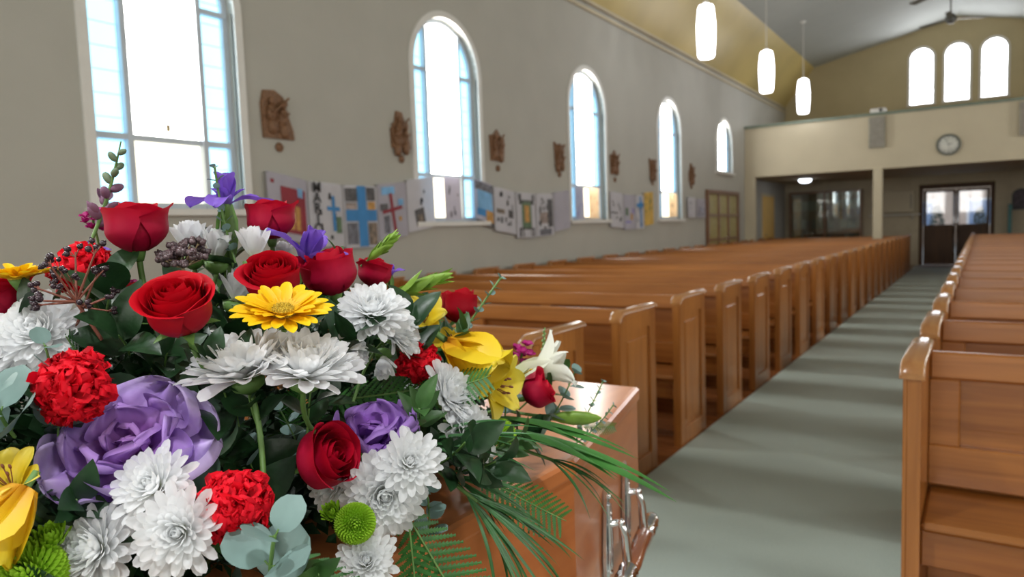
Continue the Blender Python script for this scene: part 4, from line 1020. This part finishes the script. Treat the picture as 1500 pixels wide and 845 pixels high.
# palm-like blades
def make_palm(key, n, L, W, spread, seed, mat=M_GRASS, droop=.9):
    rr_ = random.Random(seed); mb = MB()
    for i in range(n):
        t = i/(n-1)-.5; a = t*2*spread+rr_.uniform(-.06, .06); l_ = L*(1-.9*t*t)*rr_.uniform(.8, 1.05)
        d = Vector((math.sin(a), rr_.uniform(-.12, .12), math.cos(a)))
        leaf(mb, (.003*math.sin(a), 0, .02+.02*rr_.random()), d, (0, 1, .2), l_, W*rr_.uniform(.7, 1.2), .5, droop*rr_.uniform(.4, 1.3), 10, 2, .9)
    s_ = MB(); s_.tube([(0, 0, -.05), (0, 0, .04)], .0022, 6)
    kind(key, [('blades', mb.mesh('blades', mat), []), ('stem', s_.mesh('stem', M_STEM), [])])
make_palm('palm', 20, .17, .0045, .50, 61)
make_palm('strap', 4, .27, .017, .16, 62, M_STRAP, .5)
make_palm('grass', 9, .13, .004, .35, 63)
# berries
def make_berries(key, n, L, seed, twig, mat=M_BERRY, r_=.0034, spread=.8):
    rr_ = random.Random(seed); tw = MB(); be = MB(); tw.tube([(0, 0, -.04), (0, 0, .0)], .0016, 6)
    for i in range(n):
        a = i*GA; th = spread*math.sqrt((i+.5)/n); a += rr_.uniform(-.6, .6); d = Vector((math.cos(a)*math.sin(th), math.sin(a)*math.sin(th), math.cos(th))); l_ = L*rr_.uniform(.45, 1)
        m_ = d*l_*.55; tw.tube([(0, 0, 0), m_, d*l_], [.0013, .001, .0007], 5)
        for q in range(4):
            e = Vector((rr_.uniform(-1, 1), rr_.uniform(-1, 1), rr_.uniform(-.2, 1))).normalized(); p = d*l_+e*l_*.16
            tw.tube([d*l_*.9, p], .0005, 4); be.ball(p, r_*rr_.uniform(.8, 1.1), 8, 6); be.ball(p+e*r_*.95, r_*.35, 5, 4)
    kind(key, [('berries', be.mesh('berries', mat), []), ('twigs', tw.mesh('twigs', twig), [])])
make_berries('berries_open', 8, .055, 71, M_TWIG, M_BERRY, .0030, 1.25)
make_berries('berries_dense', 34, .030, 72, M_TWIGB, plain('grey brown berry', (.085, .055, .06), .3, var=.5, scale=90), .0036, 1.3)
# snapdragon spike, stock, lily bud
rr_ = random.Random(81); mb = MB(); s_ = MB(); s_.tube([(.012*math.sin(k*.3), 0, .013*k) for k in range(11)], [.0022]*6+[.0018, .0016, .0014, .001, .0008], 6)
for i in range(11):
    z = .03+.0088*i; a = i*2.3; sz = .010*(1-.045*i); M_ = Matrix.Rotation(a, 4, 'Z') @ Matrix.Rotation(.9, 4, 'Y')
    c_ = Vector((.012*math.sin(z/.013*.3)+math.cos(a)*sz*.9, math.sin(a)*sz*.9, z)); mb.ball(c_, (sz*.7, sz*.65, sz*1.15), 8, 6, 0 if i > 5 else 1, M_)
    if i < 4:
        for q in range(3): petal(mb, a+q*.7-.7, 1.0, -.9, .02, .014, .5, .5, .6, .5, nv=5, nu=4, org=c_-Vector((0, 0, .004)), mi=1)
kind('snapdragon', [('buds', mb.mesh('buds', [plain('grey green bud', (.16, .22, .13), .6, var=.2, trans=.2), M_MAUVE]), []), ('stem', s_.mesh('stem', M_STEM), [])])
mb = MB(); s_ = MB(); s_.tube([(0, 0, -.03), (0, 0, .07)], .0018, 6)
for i in range(16):
    z = .008+.0040*i; a = i*2.4; sz = .0045*(1-.035*i); mb.ball((math.cos(a)*sz, math.sin(a)*sz, z), (sz*.8, sz*.8, sz*1.2), 7, 5)
kind('stock_tip', [('buds', mb.mesh('buds', plain('pale green stock bud', (.28, .40, .16), .6, var=.3, trans=.2)), []), ('stem', s_.mesh('stem', M_STEM), [])])
rr_ = random.Random(83); mb = MB(); s_ = MB(); s_.tube([(0, 0, -.04), (0, 0, .03)], .0022, 6)
for i in range(9):
    a = i*GA; z = .004*i; c_ = Vector((math.cos(a)*.012, math.sin(a)*.012, z))
    for q in range(5): petal(mb, q*2*PI/5+a, 1.0+rr_.uniform(-.4, .3), -.3, .012, .011, .3, .4, .6, .5, nv=4, nu=4, org=c_, ruffle=.15, ph=q)
kind('stock', [('petals', mb.mesh('petals', M_STOCK), []), ('stem', s_.mesh('stem', M_STEM), [])])
mb = MB(); n = 18; prof = [(0, 0), (.005, .002), (.009, .015), (.0115, .035), (.0105, .055), (.006, .072), (.0015, .080), (0, .081)]
vs = [(r_*(1+.10*math.cos(3*2*PI*k/n))*math.cos(2*PI*k/n), r_*(1+.10*math.cos(3*2*PI*k/n))*math.sin(2*PI*k/n), z) for r_, z in prof for k in range(n)]
mb.add(vs, [[i*n+k, i*n+(k+1) % n, (i+1)*n+(k+1) % n, (i+1)*n+k] for i in range(len(prof)-1) for k in range(n)], True)
kind('lily_bud', [('bud', mb.mesh('bud', M_BUD), []), ('stem', stem_mb(.09, .0028, .2).mesh('stem', M_STEM), [])])
mb = MB(); mb.ball((0, 0, .008), (.009, .009, .011), 12, 8)
for k in range(5): petal(mb, k*1.26, 1.1, -1.2, .018, .010, .3, .6, .5, .8, nv=5, nu=3, mi=1)
kind('round_bud', [('bud', mb.mesh('bud', [plain('white green bud', (.55, .62, .48), .5), M_SEPAL]), []), ('stem', stem_mb(.07, .0018, .25).mesh('stem', M_STEM), [])])

def orient(p, d, roll=0, s_=1.0, sq=None):
    q = d.to_track_quat('Z', 'Y').to_matrix().to_4x4()
    S_ = Matrix.Diagonal((*(sq or (1, 1, 1)), 1))
    return Matrix.Translation(p) @ q @ Matrix.Rotation(roll, 4, 'Z') @ Matrix.Scale(s_, 4) @ S_
def faced(p, d, n, s_=1.0):                       # z along d, y towards n
    y = (n-d*n.dot(d)).normalized(); x = y.cross(d)
    return Matrix(((x.x, y.x, d.x, p.x), (x.y, y.y, d.y, p.y), (x.z, y.z, d.z, p.z), (0, 0, 0, 1))) @ Matrix.Scale(s_, 4)
def grow(kd, nm, lab, cat, u, v, d, dirn, s_=1.0, roll=0, group=None, sq=None, parts=None, face=None):
    if face: M_ = faced(at(u, v, d), cdir(*dirn), cdir(*face), s_)
    else: M_ = orient(at(u, v, d), cdir(*dirn), roll, s_, sq)
    r_ = empty(nm, M=M_); tag(r_, lab, cat, group)
    for pn, me, sub in KIND[kd]:
        if parts and pn not in parts: continue
        link(pn, me, r_)
    return r_

# ------------------------------------------------------------------ the flower spray on the coffin lid
MC = Vector((-.87, .56, .99)); MA = Vector((.235, .60, .27))
fo = empty('flower_tray', (-.87, .55, 1.0 if False else .971)); tag(fo, 'dark green tray of wet foam holding the stems on the lid', 'tray')
mb = MB(); mb.box((-.13, -.40, 0), (.13, .42, .035), .01); mb.build('tray', plain('dark green plastic', (.01, .03, .015), .4), fo)
mb = MB(); mb.box((-.11, -.38, .02), (.11, .40, .10), .03); mb.build('foam', plain('green foam', (.015, .05, .02), .95), fo)
fr = random.Random(99)
def on_mound(th, ph, k=1.0):
    n = Vector((math.cos(th)*math.cos(ph), math.sin(th)*math.cos(ph), math.sin(ph)))
    return Vector((MC.x+MA.x*n.x*k, MC.y+MA.y*n.y*k, MC.z+MA.z*n.z*k)), Vector((n.x/MA.x, n.y/MA.y, n.z/MA.z)).normalized()
mb = MB()
for i in range(9000):
    p, n = on_mound(fr.uniform(0, 2*PI), math.asin(fr.uniform(.0, 1)), fr.uniform(.60, .97))
    d = (n+Vector((fr.uniform(-1, 1), fr.uniform(-1, 1), fr.uniform(-.6, 1)))).normalized()
    L_ = fr.uniform(.018, .034); leaf(mb, p, d, (fr.uniform(-1, 1), fr.uniform(-1, 1), 1.2), L_, L_*.55, .2, .5, 2, 2)
tag(mb.build('packed_greenery', M_LEAF), 'dense dark green foliage packed between and beneath the flowers', 'foliage', kind='stuff')
vis = 0
for i in range(130):
    th = i*GA; z = fr.uniform(.08, 1); p, n = on_mound(th, math.asin(z), .86)
    if (p-CAM).dot(n) > .08 and n.z < .5: continue
    kd = ['sprig_dark', 'sprig_mid', 'sprig_dark', 'sprig_big', 'fern_small'][i % 5]
    d = (n+Vector((fr.uniform(-.5, .5), fr.uniform(-.5, .5), fr.uniform(-.2, .4)))).normalized()
    r_ = empty('leafy_sprig' if 'sprig' in kd else 'fern_frond', M=orient(p, d, fr.uniform(0, 6), fr.uniform(.62, .85)))
    if 'sprig' in kd: tag(r_, 'dark leafy sprig filling the gaps between the flowers', 'leaves', 'leafy sprigs filling the spray')
    else: tag(r_, 'small green fern frond filling the gaps between the flowers', 'fern', 'small fern fronds filling the spray')
    for pn, me, sub in KIND[kd]: link(pn, me, r_)

R_ = 'red roses in the spray'; C_ = 'white chrysanthemums in the spray'
G = grow
G('rose_cup', 'rose', 'red rose in side view at the top left of the spray, against the big window', 'rose', 203, 368, .80, (-.05, 1, .12), 1.12, 0, R_)
G('rose_cup', 'rose', 'red rose at the top beside the violet iris, against the wall posters', 'rose', 398, 350, .88, (-.06, 1, .08), .98, 1, R_)
G('rose_open', 'rose', 'large open crimson rose facing us above the purple kale, showing its spiral heart', 'rose', 273, 484, .665, (.0, .80, .60), .92, 0, R_)
G('rose_half', 'rose', 'dark red rose directly behind the yellow gerbera', 'rose', 402, 436, .80, (.12, .85, .5), .98, 2, R_)
G('rose_cup', 'rose', 'plump raspberry red rose left of white chrysanthemum, right of the gerbera', 'rose', 492, 430, .87, (-.18, .95, .2), 1.12, 3, R_)
G('rose_cup', 'rose', 'small red rose half hidden behind the plump raspberry rose', 'rose', 548, 420, .96, (.1, 1, .1), .78, 2, R_)
G('rose_bud', 'rose', 'red rosebud standing alone before the pew backs', 'rose', 673, 472, 1.03, (-.02, 1, .05), 1.18, 0, R_)
G('rose_cup', 'rose', 'raspberry rose lying sideways beside the white lily near coffin corner', 'rose', 768, 582, 1.07, (.85, .42, .1), .90, 0, R_)
G('rose_cup', 'rose', 'dark red rose in front of the small violet kale', 'rose', 452, 682, .74, (.78, .40, .42), 1.08, 2, R_)
G('rose_bud', 'rose', 'tiny red rosebud above the yellow lilies', 'rose', 713, 518, 1.12, (.2, .9, .0), .62, 1, R_)
G('rose_cup', 'rose', 'dark red rose cut by the left edge under the yellow gerbera', 'rose', 8, 470, .79, (-.1, .95, .2), 1.0, 0, R_)
G('rose_bud', 'rose', 'pinkish red rosebud low between the two rose stems at upper left', 'rose', 196, 440, .84, (.1, 1, 0), .55, 1, R_)

K_ = 'red carnations in the spray'
G('carnation', 'carnation', 'scarlet carnation behind the dark berries at upper left', 'carnation', 125, 402, .83, (-.05, .85, .4), .98, 0, K_)
G('carnation', 'carnation', 'bright red ruffled carnation left of and above the purple kale', 'carnation', 113, 568, .655, (-.05, .3, .95), .93, 1, K_)
G('carnation', 'carnation', 'red ruffled carnation at bottom, right of white chrysanthemums', 'carnation', 345, 742, .64, (.1, .3, .95), .90, 2, K_)
G('carnation', 'carnation', 'narrow red carnation seen edge on between white and yellow flowers', 'carnation', 610, 532, .92, (.80, .35, .45), .98, 3, K_, (1, .75, .8))

ml = [('mum_full', 62, 492, .735, (.15, .45, .85), .98, 'large white chrysanthemum at the left edge above the eucalyptus'),
      ('mum_full', -2, 520, .74, (-.3, .5, .8), .95, 'white chrysanthemum cut by left photo edge'),
      ('mum_full', 546, 462, .82, (.15, .75, .6), .92, 'white chrysanthemum right of the plump raspberry rose'),
      ('mum_side', 572, 492, .86, (.75, .55, .3), .78, 'white chrysanthemum leaning right beneath the yellow green buds'),
      ('mum_side', 362, 556, .71, (-.18, .93, .30), 1.22, 'white chrysanthemum in side view below the yellow gerbera, left of pair'),
      ('mum_side', 446, 556, .72, (.20, .93, .30), 1.18, 'white chrysanthemum in side view below the yellow gerbera, right of pair'),
      ('mum_side', 650, 585, .885, (.75, .55, .4), .92, 'upper white chrysanthemum leaning right below the yellow lilies'),
      ('mum_side', 676, 640, .88, (.75, .2, .62), .90, 'lower white chrysanthemum leaning right beside the lime pompon'),
      ('mum_flat', 232, 716, .64, (-.1, .55, .8), .82, 'white chrysanthemum directly under the purple kale'),
      ('mum_flat', 268, 778, .615, (.1, .25, .95), .86, 'widest white chrysanthemum facing us at bottom left'),
      ('mum_full', 150, 805, .63, (-.35, .35, .85), .90, 'white chrysanthemum at bottom left beside the lime pompon'),
      ('mum_flat', 598, 680, .75, (.25, .45, .85), .80, 'white chrysanthemum right of the dark red rose and below the violet kale'),
      ('mum_full', 560, 722, .75, (.3, .1, .95), .98, 'white chrysanthemum behind the small lime pompon'),
      ('mum_flat', 498, 705, .765, (-.4, .1, .9), .74, 'white chrysanthemum partly under the dark red rose'),
      ('mum_flat', 538, 826, .70, (.1, .55, .8), .72, 'white chrysanthemum at the bottom edge under the lime pompon'),
      ('mum_closed', 345, 445, .87, (.2, .9, .2), 1.1, 'cream white bloom between two red roses'),
      ('mum_closed', 318, 386, .86, (.1, 1, .1), 1.05, 'half closed white bloom just below the violet iris'),
      ('mum_closed', 283, 378, .88, (-.1, 1, .1), 1.15, 'half closed white bloom behind the dense brown berries'),
      ('mum_closed', 374, 384, .84, (-.05, 1, .1), 1.05, 'half closed white bloom in front of the upper red rose'),
      ('mum_closed', 410, 388, .90, (.2, 1, .1), .75, 'small closed white bloom tucked behind the rose over gerbera'),
      ('mum_closed', 500, 522, .80, (.9, .2, .1), .75, 'small white bloom poking right from the white pair'),
      ('mum_closed', 562, 520, .86, (.1, -.6, .6), .75, 'small white bloom hanging under the leaning chrysanthemum')]
for i, (kd, u, v, d, dr, s_, lab) in enumerate(ml): G(kd, 'chrysanthemum', lab, 'chrysanthemum', u, v, d, dr, s_, i*1.3, C_)

G('gerbera', 'gerbera', 'golden yellow gerbera in the middle of spray, in front of roses', 'gerbera', 415, 463, .72, (.10, .90, .42), .97, 0, 'yellow gerberas')
G('gerbera', 'gerbera', 'golden yellow gerbera at left edge seen edge on', 'gerbera', 28, 410, .76, (-.06, .98, .12), .84, 1, 'yellow gerberas')
G('kale_open', 'ornamental_kale', 'large open purple ornamental kale with ruffled leaves', 'ornamental kale', 198, 665, .70, (.08, .68, .73), .93, 0)
G('kale_closed', 'ornamental_kale', 'small violet ornamental kale behind the dark red rose', 'ornamental kale', 548, 655, .81, (.0, .93, .36), .92, 1)
I_ = 'violet irises'
G('iris', 'iris', 'tall violet iris standing before the big window', 'iris', 331, 304, .86, (.02, 1, .1), 1.12, .2, I_)
G('iris_half', 'iris', 'violet iris leaning right before the blue cross poster', 'iris', 445, 388, .88, (.35, .9, .1), 1.25, 1, I_)
G('iris_half', 'iris', 'small violet iris tip behind the scarlet carnation', 'iris', 128, 378, .90, (.1, 1, .1), .55, 2, I_)
G('iris_half', 'iris', 'small violet iris tip behind yellow green buds', 'iris', 572, 405, 1.0, (.1, 1, .1), .45, 2, I_)
Y_ = 'yellow lilies'
G('yellow_hanging', 'yellow_lily', 'largest yellow lily, drooping right beside white chrysanthemums', 'lily', 655, 500, .96, (.78, -.50, .38), 1.55, 0, Y_)
G('yellow_open', 'yellow_lily', 'yellow lily opening right next to the raspberry rose', 'lily', 708, 560, 1.0, (.75, -.05, .5), 1.08, 1, Y_)
G('yellow_open', 'yellow_lily', 'yellow lily behind the leaning white chrysanthemum and lone rosebud', 'lily', 622, 475, 1.02, (.0, .5, .8), .82, 2, Y_)
G('yellow_open', 'yellow_lily', 'pale yellow lily petals above the drooping lily', 'lily', 664, 512, 1.0, (-.3, .75, .5), .62, 2.2, Y_)
G('yellow_cup', 'yellow_lily', 'small dim yellow lily deep between kale and chrysanthemum', 'lily', 600, 612, .95, (.3, .2, .8), .55, 0, Y_)
G('yellow_hanging', 'yellow_lily', 'amber yellow lily at bottom left above the lime pompon', 'lily', 40, 712, .60, (-.25, -.75, .5), 1.12, 1, Y_)
G('yellow_open', 'yellow_lily', 'greenish yellow lily at left edge below the eucalyptus', 'lily', 22, 722, .62, (-.05, .75, .5), .72, 1, Y_)
G('white_trumpet', 'white_lily', 'white lily opening right above the raspberry rose', 'lily', 738, 564, 1.12, (.92, .38, .0), 1.4, .5)
G('lily_bud', 'lily_bud', 'closed green lily bud pointing right over the coffin lid', 'lily bud', 808, 610, 1.13, (1, -.02, .06), .98, .2)
P2 = 'lime green pompons'
G('pompon', 'pompon_flower', 'lime green pompon before the white chrysanthemums at bottom', 'pompon flower', 520, 764, .70, (.25, .05, 1), .64, 0, P2)
G('pompon', 'pompon_flower', 'largest lime green pompon, at the bottom left corner', 'pompon flower', 50, 850, .60, (.0, .55, .8), .98, 0, P2)
G('pompon', 'pompon_flower', 'lime green pompon seen edge on beside strap leaves', 'pompon flower', 727, 640, .98, (.95, .1, .1), .80, 0, P2)
G('pompon_small', 'pompon_flower', 'tiny lime green bud between amber lily and white petals', 'pompon flower', 76, 795, .61, (.1, .85, .4), 1.1, 0, P2)
G('pompon_small', 'pompon_flower', 'tiny lime green bud left of the facing pompon', 'pompon flower', 487, 754, .70, (-.1, .7, .6), .80, 0, P2)
G('snapdragon', 'snapdragon', 'tall grey green and mauve flower spike before the big window', 'flower spike', 132, 358, .84, (.28, .95, 0), .98, 0)
G('stock', 'stock_flower', 'magenta stock flower left of the white lily', 'stock', 762, 536, 1.15, (.1, .9, .3), 1.0, 0, 'magenta stocks')
G('stock', 'stock_flower', 'small magenta petals between rose stems at upper left', 'stock', 192, 434, .86, (0, .9, .4), .5, 0, 'magenta stocks')
G('stock', 'stock_flower', 'mauve pink cluster at foot of the tall spike', 'stock', 140, 338, .87, (0, .9, .4), .7, 0, 'magenta stocks')
G('stock_tip', 'stock_spike', 'pale green budded spike rising above the white lily', 'flower spike', 796, 525, 1.16, (.03, 1, 0), .72, 0)
G('berries_open', 'berry_twig', 'spreading reddish twig of dark purple berries at upper left', 'berry twig', 112, 442, .72, (-.35, .85, .35), 1.15, 0)
G('berries_open', 'berry_twig', 'reddish berry twig reaching right over dark leaves at upper left', 'berry twig', 122, 450, .73, (.45, .75, .3), .95, 1)
G('berries_dense', 'berry_cluster', 'dense cluster of grey brown berries behind the open rose', 'berry cluster', 268, 392, .80, (-.05, 1, .2), 1.05, 0)
for u, v, d, dr, s_, lab in ((642, 636, .93, (.5, .3, .5), .62, 'round white green flower bud left of the leaning chrysanthemums'), (708, 636, .95, (.6, .6, .2), .50, 'small green bud over the lower leaning chrysanthemum'), (180, 470, .76, (0, .2, 1), .5, 'small whitish bud among dark leaves over kale')):
    G('round_bud', 'flower_bud', lab, 'flower bud', u, v, d, dr, s_)
E_ = 'eucalyptus sprigs'
for kd, u, v, d, dr, s_, roll, lab in (
    ('eucalyptus_round', 22, 640, .65, (-.10, .75, .6), 1.15, 0, 'round leaved grey eucalyptus at the left edge under the chrysanthemum'),
    ('eucalyptus', 85, 640, .67, (.25, .8, .3), .75, 2, 'grey eucalyptus leaves between carnation and eucalyptus at left'),
    ('eucalyptus_round', 398, 872, .62, (.05, .85, .5), 1.2, 1, 'round leaved blue grey eucalyptus at bottom centre beside the carnation'),
    ('eucalyptus', 446, 680, .80, (-.15, .9, .3), .55, 3, 'grey green eucalyptus just left of the dark red rose'),
    ('eucalyptus', 372, 690, .76, (-.3, .85, .3), .6, .5, 'dim eucalyptus sprig above the bottom carnation'),
    ('eucalyptus', 800, 625, 1.14, (.55, .85, .1), .80, .3, 'round leaved eucalyptus right of the raspberry rose'),
    ('eucalyptus', 735, 660, 1.05, (.1, .8, .2), .8, 1, 'large grey green leaves under the yellow lilies'),
    ('eucalyptus_small', 842, 640, 1.22, (.42, .80, .1), .80, 0, 'small leaved eucalyptus tip over the coffin corner'),
    ('eucalyptus_small', 835, 655, 1.18, (.8, .5, .1), .75, 1, 'small leaved eucalyptus lying toward the coffin edge'),
    ('eucalyptus_small', 345, 385, .85, (-.30, .95, 0), .85, 1, 'thin eucalyptus sprig left of the tall iris'),
    ('eucalyptus_small', 655, 520, 1.0, (.55, .8, .1), 1.0, 0, 'small leaved eucalyptus beside the lone rosebud'),
    ('eucalyptus', 625, 790, .80, (.2, .85, .3), .62, 2, 'pale grey eucalyptus sprig over the bottom fern')):
    G(kd, 'eucalyptus_sprig', lab, 'eucalyptus', u, v, d, dr, s_, roll, E_)
F_ = 'fern fronds'
for kd, u, v, d, dr, s_, roll, lab in (
    ('fern', 585, 735, .76, (.55, -.80, .25), .95, (0, .5, .9), 'broad fern frond hanging over coffin edge at bottom centre'),
    ('fern', 600, 775, .74, (.1, -.95, .3), .80, (-.2, .3, .9), 'fern frond pointing down at the bottom centre edge'),
    ('fern', 462, 590, .90, (.97, .22, .1), .95, (-.1, .75, .65), 'light green fern frond above the violet kale'),
    ('fern', 590, 590, .90, (.85, .35, .2), .70, (0, .75, .7), 'short fern frond under the red carnation seen edge on'),
    ('fern', 690, 690, .92, (.9, -.35, .2), .80, (0, .8, .6), 'dark fern frond lying right on the coffin lid'),
    ('fern', 430, 800, .68, (.65, -.55, .4), .72, (0, .6, .8), 'dark fern frond at the bottom edge right of eucalyptus'),
    ('fern', 850, 625, 1.2, (.7, .1, .2), .35, (0, .8, .6), 'tiny fern tip beside the green lily bud')):
    G(kd, 'fern_frond', lab, 'fern', u, v, d, dr, s_, roll, F_, face=(-roll[0], -roll[1], -roll[2]))
L_ = 'long blades'
for kd, u, v, d, dr, s_, roll, sq, lab in (
    ('palm', 655, 700, .84, (.82, -.62, .1), 1.12, (.3, .7, .7), None, 'fan of fine green palm blades hanging over the coffin side'),
    ('palm', 640, 690, .86, (.95, -.30, .1), .72, (.2, .8, .6), None, 'fan of fine green blades spreading right across the lid'),
    ('strap', 700, 625, 1.0, (.97, -.12, .2), 1.02, (.25, .85, .4), None, 'long strap leaves arching over the coffin side to the right'),
    ('strap', 690, 612, 1.02, (.97, -.02, .1), .86, (.2, .9, .3), None, 'upper strap leaves reaching right below the green lily bud'),
    ('grass', 770, 660, 1.0, (.9, -.25, .3), 1.05, (.2, .9, .3), None, 'thin grass blades trailing past the coffin edge'),
    ('grass', 560, 660, .86, (.9, .25, .2), 1.3, (0, .8, .6), None, 'thin dark grass blades below the leaning white chrysanthemums')):
    G(kd, 'blade_fan' if kd != 'strap' else 'strap_leaves', lab, 'leaves', u, v, d, dr, s_, 0, L_, sq, face=roll)
B_ = 'broad leaves'
for kd, u, v, d, dr, s_, roll, lab in (
    ('sprig_buds', 556, 442, .94, (.90, .35, 0), 1.25, 0, 'yellow green pointed buds leaning right above white chrysanthemum'),
    ('sprig_buds', 528, 390, .94, (.80, .60, 0), .82, 1, 'short yellow green buds rising right of the raspberry rose'),
    ('sprig_big', 155, 470, .78, (.1, .95, .2), .72, 0, 'broad dark leaves below the scarlet carnation'),
    ('sprig_big', 92, 488, .76, (-.5, .6, .5), .55, 2, 'broad dark leaves right of the left gerbera'),
    ('sprig_big', 190, 520, .76, (.2, .6, .6), .65, 3, 'broad dark glossy leaves left of the open crimson rose'),
    ('sprig_big', 330, 425, .88, (.1, .95, .1), .65, 1, 'dark leaves behind the open rose and berries'),
    ('sprig_big', 310, 615, .76, (.35, .6, .5), .75, 2, 'broad green leaves right of the purple kale'),
    ('sprig_big', 360, 690, .78, (.3, .4, .7), .7, 4, 'broad dark leaves above the bottom carnation'),
    ('sprig_big', 480, 520, .80, (.5, .75, .2), .62, 5, 'rounded green leaf under the golden gerbera'),
    ('sprig_big', 745, 645, 1.06, (.85, .3, .2), .6, 2, 'broad dark leaf under the raspberry rose'),
    ('sprig_big', 20, 640, .74, (-.2, .4, .6), .7, 2, 'dark leaves behind the left eucalyptus'),
    ('sprig_dark', 385, 640, .735, (-.2, .8, .5), .85, 1, 'dark leaves under the left chrysanthemum of side view pair'),
    ('sprig_dark', 450, 645, .76, (.1, .9, .3), .8, 1, 'dark leaves under the right chrysanthemum of side view pair'),
    ('sprig_dark', 335, 600, .73, (.1, .8, .5), .7, 3, 'dark leaves between purple kale and side view chrysanthemums'),
    ('sprig_dark', 650, 690, .87, (.7, .1, .6), .9, 1, 'dark leaves over the lid edge above the palm blades'),
    ('sprig_mid', 690, 665, .94, (.7, .2, .5), .9, 1, 'mid green leaves on the lid below the leaning chrysanthemums'),
    ('sprig_mid', 610, 640, .86, (.2, .6, .6), .9, 4, 'mid green leaves between violet kale and leaning chrysanthemums'),
    ('sprig_dark', 600, 560, .93, (.2, .8, .4), 1, 2, 'dark sprig behind the seen edge on carnation'),
    ('sprig_dark', 620, 690, .86, (.6, .3, .5), 1, 2, 'dark leaves right of the chrysanthemum below violet kale'),
    ('sprig_mid', 760, 600, 1.12, (.6, .6, .2), .9, 0, 'mid green leaves around the raspberry rose'),
    ('sprig_mid', 640, 560, .98, (.3, .8, .3), .9, 0, 'mid green leaves between edge on carnation and white petals'),
    ('sprig_mid', 430, 830, .70, (.3, .2, .8), .9, 0, 'small green leaves at the bottom edge beneath the eucalyptus'),
    ('sprig_mid', 480, 440, .88, (.1, .9, .2), .6, 0, 'narrow green leaves in front of the raspberry rose')):
    G(kd, 'leafy_sprig', lab, 'leaves', u, v, d, dr, s_, roll, B_)

for x, y, lab in ((1.3, -1.3, 'white ceiling lamp added to brighten the flowers, right of the camera'), (-2.6, -1.6, 'white ceiling lamp added to brighten the flowers, left of the camera')):
    z = roofz(x); s_ = empty('fill_spot', (x, y, z)); tag(s_, lab, 'fill_spot', 'added fill lamps')  # added lamps out of view, there to brighten the flowers
    T_ = (Vector((-.8, .5, 1.1))-Vector((x, y, z-.35))).normalized(); Q_ = T_.to_track_quat('Z', 'Y').to_matrix().to_4x4()
    mb = MB(); mb.tube([(0, 0, .0), (0, 0, -.35)], .015, 8); mb.lathe([(0, 0), (.06, 0), (.06, -.02), (0, -.02)], 16); mb.build('mount', TRIMW, s_)
    mb = MB(); mb.lathe([(0, -.12), (.05, -.12), (.07, -.05), (.09, .10), (.085, .10), (.06, -.03), (0, -.04)], 24, Matrix.Translation((0, 0, -.35)) @ Q_); mb.build('housing', TRIMW, s_)
    ld = bpy.data.lights.new('fill_bulb', 'SPOT'); ld.energy = 540; ld.spot_size = .62; ld.spot_blend = .8; ld.shadow_soft_size = .16; ld.color = (.96, .98, 1)
    lo = bpy.data.objects.new('fill_bulb', ld); col.objects.link(lo); lo.parent = s_; lo.matrix_basis = Matrix.Translation(Vector((0, 0, -.35))+T_*.12) @ (-T_).to_track_quat('Z', 'Y').to_matrix().to_4x4()
# ------------------------------------------------------------------ light and camera
sc = bpy.context.scene
w = bpy.data.worlds.new('sky'); sc.world = w; w.use_nodes = True
bg = w.node_tree.nodes['Background']; bg.inputs['Color'].default_value = (.78, .88, 1, 1); bg.inputs['Strength'].default_value = 1.1
cd = bpy.data.cameras.new('camera'); cam = bpy.data.objects.new('camera', cd); col.objects.link(cam)
cd.sensor_fit = 'HORIZONTAL'; cd.sensor_width = 36; cd.lens = F/1500*36; cd.clip_start = .02; cd.clip_end = 300
rt = RM @ Vector((1, 0, 0)); up = RM @ Vector((0, -1, 0)); bk = RM @ Vector((0, 0, -1))
cam.matrix_world = Matrix(((rt.x, up.x, bk.x, CAM.x), (rt.y, up.y, bk.y, CAM.y), (rt.z, up.z, bk.z, CAM.z), (0, 0, 0, 1)))
cd.dof.use_dof = True; cd.dof.focus_distance = .74; cd.dof.aperture_fstop = 6.5
sc.camera = cam
sc.view_settings.view_transform = 'Standard'; sc.view_settings.look = 'None'; sc.view_settings.gamma = 1; sc.view_settings.use_curve_mapping = False
sc.view_settings.exposure = 0.32
